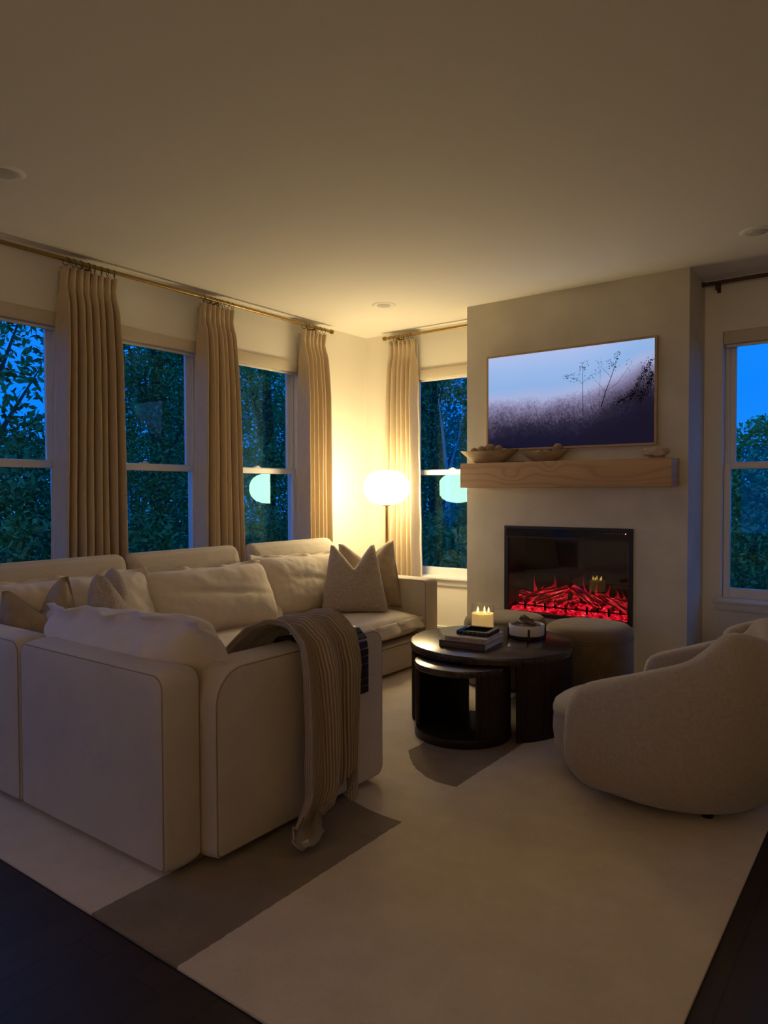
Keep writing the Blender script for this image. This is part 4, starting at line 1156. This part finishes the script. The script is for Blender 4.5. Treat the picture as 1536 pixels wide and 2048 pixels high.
for dx, dy, dz, r, lb in ((-.045, 0, .062, .026, 'low ball at the left of the smaller mantel bowl'), (.015, -.008, .062, .025, 'low ball in the middle of the smaller mantel bowl'), (.098, .0, .090, .037, 'large ball standing high at the right of the smaller mantel bowl')):
    ball((b2[0]+dx, b2[1]+dy, MT+dz), r, lb)
bm = lump(B(), .05, 3.7, 1.6, .9, .74, .42, 4, 1.7)
zmin = min(v.co.z for v in bm.verts)
single('coral_rock', bm, M['rock'], 'pale knobbly rock at the right end of the mantel', 'rock', (2.80, -.53, MT-zmin-.004), R_(12), sharp=30)
bm = B(); box(bm, (-.085, -.018, 0), (.085, .018, .010), .004, 2)
single('remote_control', bm, M['black'], 'thin black remote lying between the two bowls on the mantel', 'remote', (1.755, -.47, MT), R_(3))

# ================================================================= REST OF THE HOUSE, ADDED FILL LIGHT (behind the viewer)
# LED twig lights on a console at the right, seen as a reflection in the nearest left window
cs = thing('console_table', 'slim wooden console table against the right wall', 'console table', (7.3, .0-.55, 0))
bm = B(); box(bm, (7.08, -1.2, .76), (7.56, -.1, .79), .004, 2); obj('top', bm, M['darkwood'], cs, True)
for x in (7.11, 7.53):
    for y in (-1.17, -.13):
        bm = B(); box(bm, (x-.02, y-.02, 0), (x+.02, y+.02, .76), .003, 1); obj('leg', bm, M['darkwood'], cs, True)
tl = thing('twig_light', 'vase of lit twig branches on the console table', 'decorative light', (7.25, .0-.30, .79))
bm = B(); lathe(bm, [(0, 0), (.05, 0), (.065, .05), (.05, .16), (.035, .20), (.03, .20), (.04, .15), (.05, .05), (0, .01)], n=28); obj('vase', bm, M['white'], tl)
rt = random.Random(9)
for i in range(7):
    a = rt.uniform(0, 2*PI); q = rt.uniform(.03, .16); h = rt.uniform(.35, .62)
    bm = B(); tube(bm, [(0, 0, .15), (q*.4*math.cos(a), q*.4*math.sin(a), .3), (q*math.cos(a), q*math.sin(a), h)], [.004, .003, .0015], 6); b_ = obj('branch', bm, M['trunk'], tl)
    bm = B(); bmesh.ops.create_icosphere(bm, subdivisions=2, radius=.009); bm.transform(Matrix.Translation((q*math.cos(a), q*math.sin(a), h))); obj('bulb', bm, M['led'], b_)
# unseen glowing globes added behind the viewer as warm fill for ceiling and walls
def pendant(loc, label):
    o = thing('fill_lamp', label, 'pendant lamp', loc, 0, 'unseen fill globes added behind the viewer')
    bm = B(); tube(bm, [(0, 0, .22), (0, 0, HC-loc[2]-.02)], .004, 8); obj('cord', bm, M['black'], o)
    bm = B(); lathe(bm, [(0, 0), (.06, .01), (.105, .06), (.115, .11), (.10, .16), (.05, .21), (0, .22)], n=32); obj('globe', bm, M['fill_emit'], o, sharp=180)
    bm = B(); lathe(bm, [(0, HC-loc[2]-.02), (.05, HC-loc[2]-.02), (.05, HC-loc[2]-.001), (0, HC-loc[2]-.001)], n=24); obj('canopy', bm, M['black'], o)
for k_, x in enumerate((3.6, 4.9, 6.2)):
    pendant((x, -7.55, 1.36), 'unseen glowing globe added behind the viewer for warm fill, '+('nearest the glass doors', 'in the middle', 'nearest the right wall')[k_])
bm = B(); box(bm, (2.6, -7.05, 0), (X1, -6.93, 1.32)); box(bm, (2.58, -7.25, 1.32), (X1, -6.88, 1.36), .004, 1)  # unseen wall added to keep the fill globes off sofa and rug
struct('wall_light_block', bm, M['wall'], label='unseen half wall added behind the viewer to block low fill light')

# ================================================================= OUTSIDE
bm = B()
def terr(u, v):
    x = -34+70*u; y = -34+70*v
    return Vector((x, y, -.75+.10*fbm((x, y, 0), .2, 1)))
grid(bm, terr, 40, 40); struct('ground', bm, M['soil'], label='dark lawn outside the windows')
def leafmesh(name, m, blobs, count, ls, seed, flat=.5):
    r = random.Random(seed); vs = []; fs = []
    wts = [b[3]**2 for b in blobs]; tot = sum(wts)
    for b, w in zip(blobs, wts):
        for _ in range(int(count*w/tot)):
            a = r.uniform(0, 2*PI); c = r.uniform(-1, 1); q = (r.random()**.45)*b[3]; s_ = math.sqrt(1-c*c)
            p = Vector((b[0]+q*s_*math.cos(a), b[1]+q*s_*math.sin(a), b[2]+q*c*.85))
            nrm = Vector((r.gauss(0, 1), r.gauss(0, 1), r.gauss(.6, 1))).normalized()
            t = nrm.orthogonal().normalized(); t.rotate(Matrix.Rotation(r.uniform(0, 6.28), 3, nrm)); bt = nrm.cross(t)
            l = ls*r.uniform(.6, 1.3); k = len(vs)
            vs += [p-t*l, p-bt*l*.45+nrm*l*.1, p+t*l, p+bt*l*.45+nrm*l*.1]; fs.append((k, k+1, k+2, k+3))
    me = bpy.data.meshes.new(name); me.from_pydata([tuple(v) for v in vs], [], fs); me.materials.append(m)
    return me
def make_tree(label, loc, H, R, count, ls, seed, m, trunkm=None, nb=14, group=None, base=.25, name='tree'):
    r = random.Random(seed)
    o = thing(name, label, 'tree' if name == 'tree' else 'shrub', loc, 0, group)
    blobs = []
    for i in range(nb):
        z = H*(base+(1-base)*(i+.5)/nb); w = R*math.sin(PI*min(.93, .22+.72*(i+.5)/nb))
        a = i*2.4; q = w*r.uniform(.25, .75)
        blobs.append((q*math.cos(a), q*math.sin(a), z, max(.25, w*.62)))
    me = leafmesh('foliage', m, blobs, count, ls, seed); c = bpy.data.objects.new('foliage', me); COL.objects.link(c); c.parent = o
    bm = B(); tr = max(.03, H*.018)
    tube(bm, [(0, 0, -.1), (.06*H*.2, 0, H*.35), (-.02*H, .02*H, H*.85)], [tr*1.3, tr, tr*.25], 8)
    for b in blobs[::2]:
        z0 = max(.1, b[2]*.6); tube(bm, [(0, 0, z0), (b[0]*.5, b[1]*.5, (z0+b[2])/2+.05), (b[0], b[1], b[2])], [tr*.45, tr*.25, tr*.08], 6)
    obj('trunk', bm, trunkm or M['trunk'], o)
    return o
GZ = -.75
def cpos(az_u, D):     # a place D metres from the viewer in the direction of picture column az_u
    d = rx*(az_u-768)/1429.742 + rzv; d.z = 0; d.normalize()
    return (CAMP[0]+d.x*D, CAMP[1]+d.y*D, GZ)
W1g, W2g, W4g, W5g = 'trees outside the nearest left window', 'trees outside the middle and last left windows', 'trees outside the window by the lamp', 'trees outside the right window'
def T(src, u, D, lb, g, sc=1.):
    o = dup(src, cpos(u, D), random.uniform(0, 6), lb, g); o.scale = (sc,)*3; return o
tA = make_tree('dark leafy tree filling the view through the middle left window', cpos(310, 11.3), 6.6, 1.25, 24000, .040, 21, M['leaf'], nb=18, base=.06, group=W2g)
tB = make_tree('tall pale green tree seen through the last left window', cpos(532, 14.4), 7.2, 1.30, 24000, .045, 22, M['leafl'], nb=18, base=.06, group=W2g)
T(tB, 225, 21, 'distant tree behind the widest curtain', W2g); T(tA, 385, 19, 'distant tree at the right side of the middle left window', W2g, 1.15)
T(tB, 640, 19.5, 'distant tree beyond the corner by the lamp', W2g, 1.1)
T(tA, 868, 12.2, 'dark leafy tree filling the window by the lamp', W4g, .98); T(tB, 800, 17, 'pale green tree at the left of the window by the lamp', W4g); T(tA, 960, 19, 'distant tree half hidden by the chimney breast', W4g, .85)
# near window: low dense trees and one open branching tree against the sky
tC = make_tree('low dense tree below the sky in the nearest left window', cpos(60, 15), 3.5, 1.5, 13000, .06, 31, M['leaf'], nb=12, base=.04, group=W1g)
T(tC, -90, 18.5, 'low dense tree at the left edge of the picture outside', W1g, 1.1)
make_tree('open branching tree with sky showing between its leaves, nearest left window', cpos(-60, 8.7), 5.4, 1.3, 3200, .055, 33, M['leaf'], nb=16, base=.40, group=W1g)
# right window: tree line under open sky
tD = make_tree('rounded tree under the open sky in the right window', cpos(1515, 16.5), 3.55, 2.0, 19000, .065, 41, M['leafl'], nb=12, base=.06, group=W5g)
T(tD, 1330, 23.5, 'rounded tree at the left side of the right window', W5g, 1.1); T(tD, 1745, 22.5, 'rounded tree past the right edge of the picture', W5g)
T(tD, 1515, 16.5, 'rounded tree well right of the picture, beyond the right window', W5g, 1.05).location = (8.0, 10.5, GZ)
T(tD, 1515, 16.5, 'distant rounded tree far right of the picture outside', W5g, 1.1).location = (13.0, 15., GZ)
sA = make_tree('low leafy shrub at the bottom of the right window', cpos(1500, 9.5), 1.8, .85, 5000, .042, 45, M['leaf'], nb=9, base=.06, group='shrubs below the windows', name='shrub')
for u, D, lb in ((20, 6.6, 'low shrub at the bottom of the nearest left window'), (300, 8.7, 'low shrub at the bottom of the middle left window'), (560, 8.6, 'low shrub at the bottom of the last left window'), (880, 8.2, 'low shrub at the bottom of the window by the lamp')):
    T(sA, u, D, lb, None)
# forked pale trunk in the window by the lamp
px_ = cpos(897, 9.6)
bt = thing('bare_tree', 'pale forked bare trunk standing outside the window by the lamp', 'tree', px_)
bm = B(); tube(bm, [(0, 0, 0), (.0, 0, 1.7), (-.02, 0, 2.3), (-.10, 0, 2.9), (-.16, 0, 3.3)], [.035, .03, .025, .018, .006], 8); tube(bm, [(-.01, 0, 2.15), (.05, .02, 2.5), (.14, .03, 2.75), (.20, .05, 3.2)], [.018, .014, .011, .004], 8); obj('trunk', bm, M['birch'], bt)

# ================================================================= LIGHT
w = bpy.data.worlds.new('dusk'); SC.world = w; w.use_nodes = True
nt = w.node_tree; nt.nodes.clear()
out = nt.nodes.new('ShaderNodeOutputWorld'); bg = nt.nodes.new('ShaderNodeBackground'); tc = nt.nodes.new('ShaderNodeTexCoord'); sp = nt.nodes.new('ShaderNodeSeparateXYZ'); rp = nt.nodes.new('ShaderNodeValToRGB')
nt.links.new(tc.outputs['Generated'], sp.inputs[0]); nt.links.new(sp.outputs[2], rp.inputs[0]); nt.links.new(rp.outputs[0], bg.inputs[0]); nt.links.new(bg.outputs[0], out.inputs[0])
e = rp.color_ramp.elements
e[0].position = 0.; e[0].color = (.007, .185, .80, 1); e[1].position = 1.; e[1].color = (.02, .19, .70, 1)
k = e.new(.12); k.color = (.002, .17, .80, 1); k = e.new(.3); k.color = (.008, .18, .80, 1)
bg.inputs[1].default_value = 1.65

SC.view_settings.view_transform = 'Standard'; SC.view_settings.look = 'None'
SC.view_settings.exposure = 0.0; SC.view_settings.gamma = 1.0
SC.view_settings.use_curve_mapping = False
SC.cycles.max_bounces = 12; SC.cycles.diffuse_bounces = 6; SC.cycles.transparent_max_bounces = 16
SC.cycles.sample_clamp_indirect = 6
SC.cycles.caustics_reflective = False; SC.cycles.caustics_refractive = False
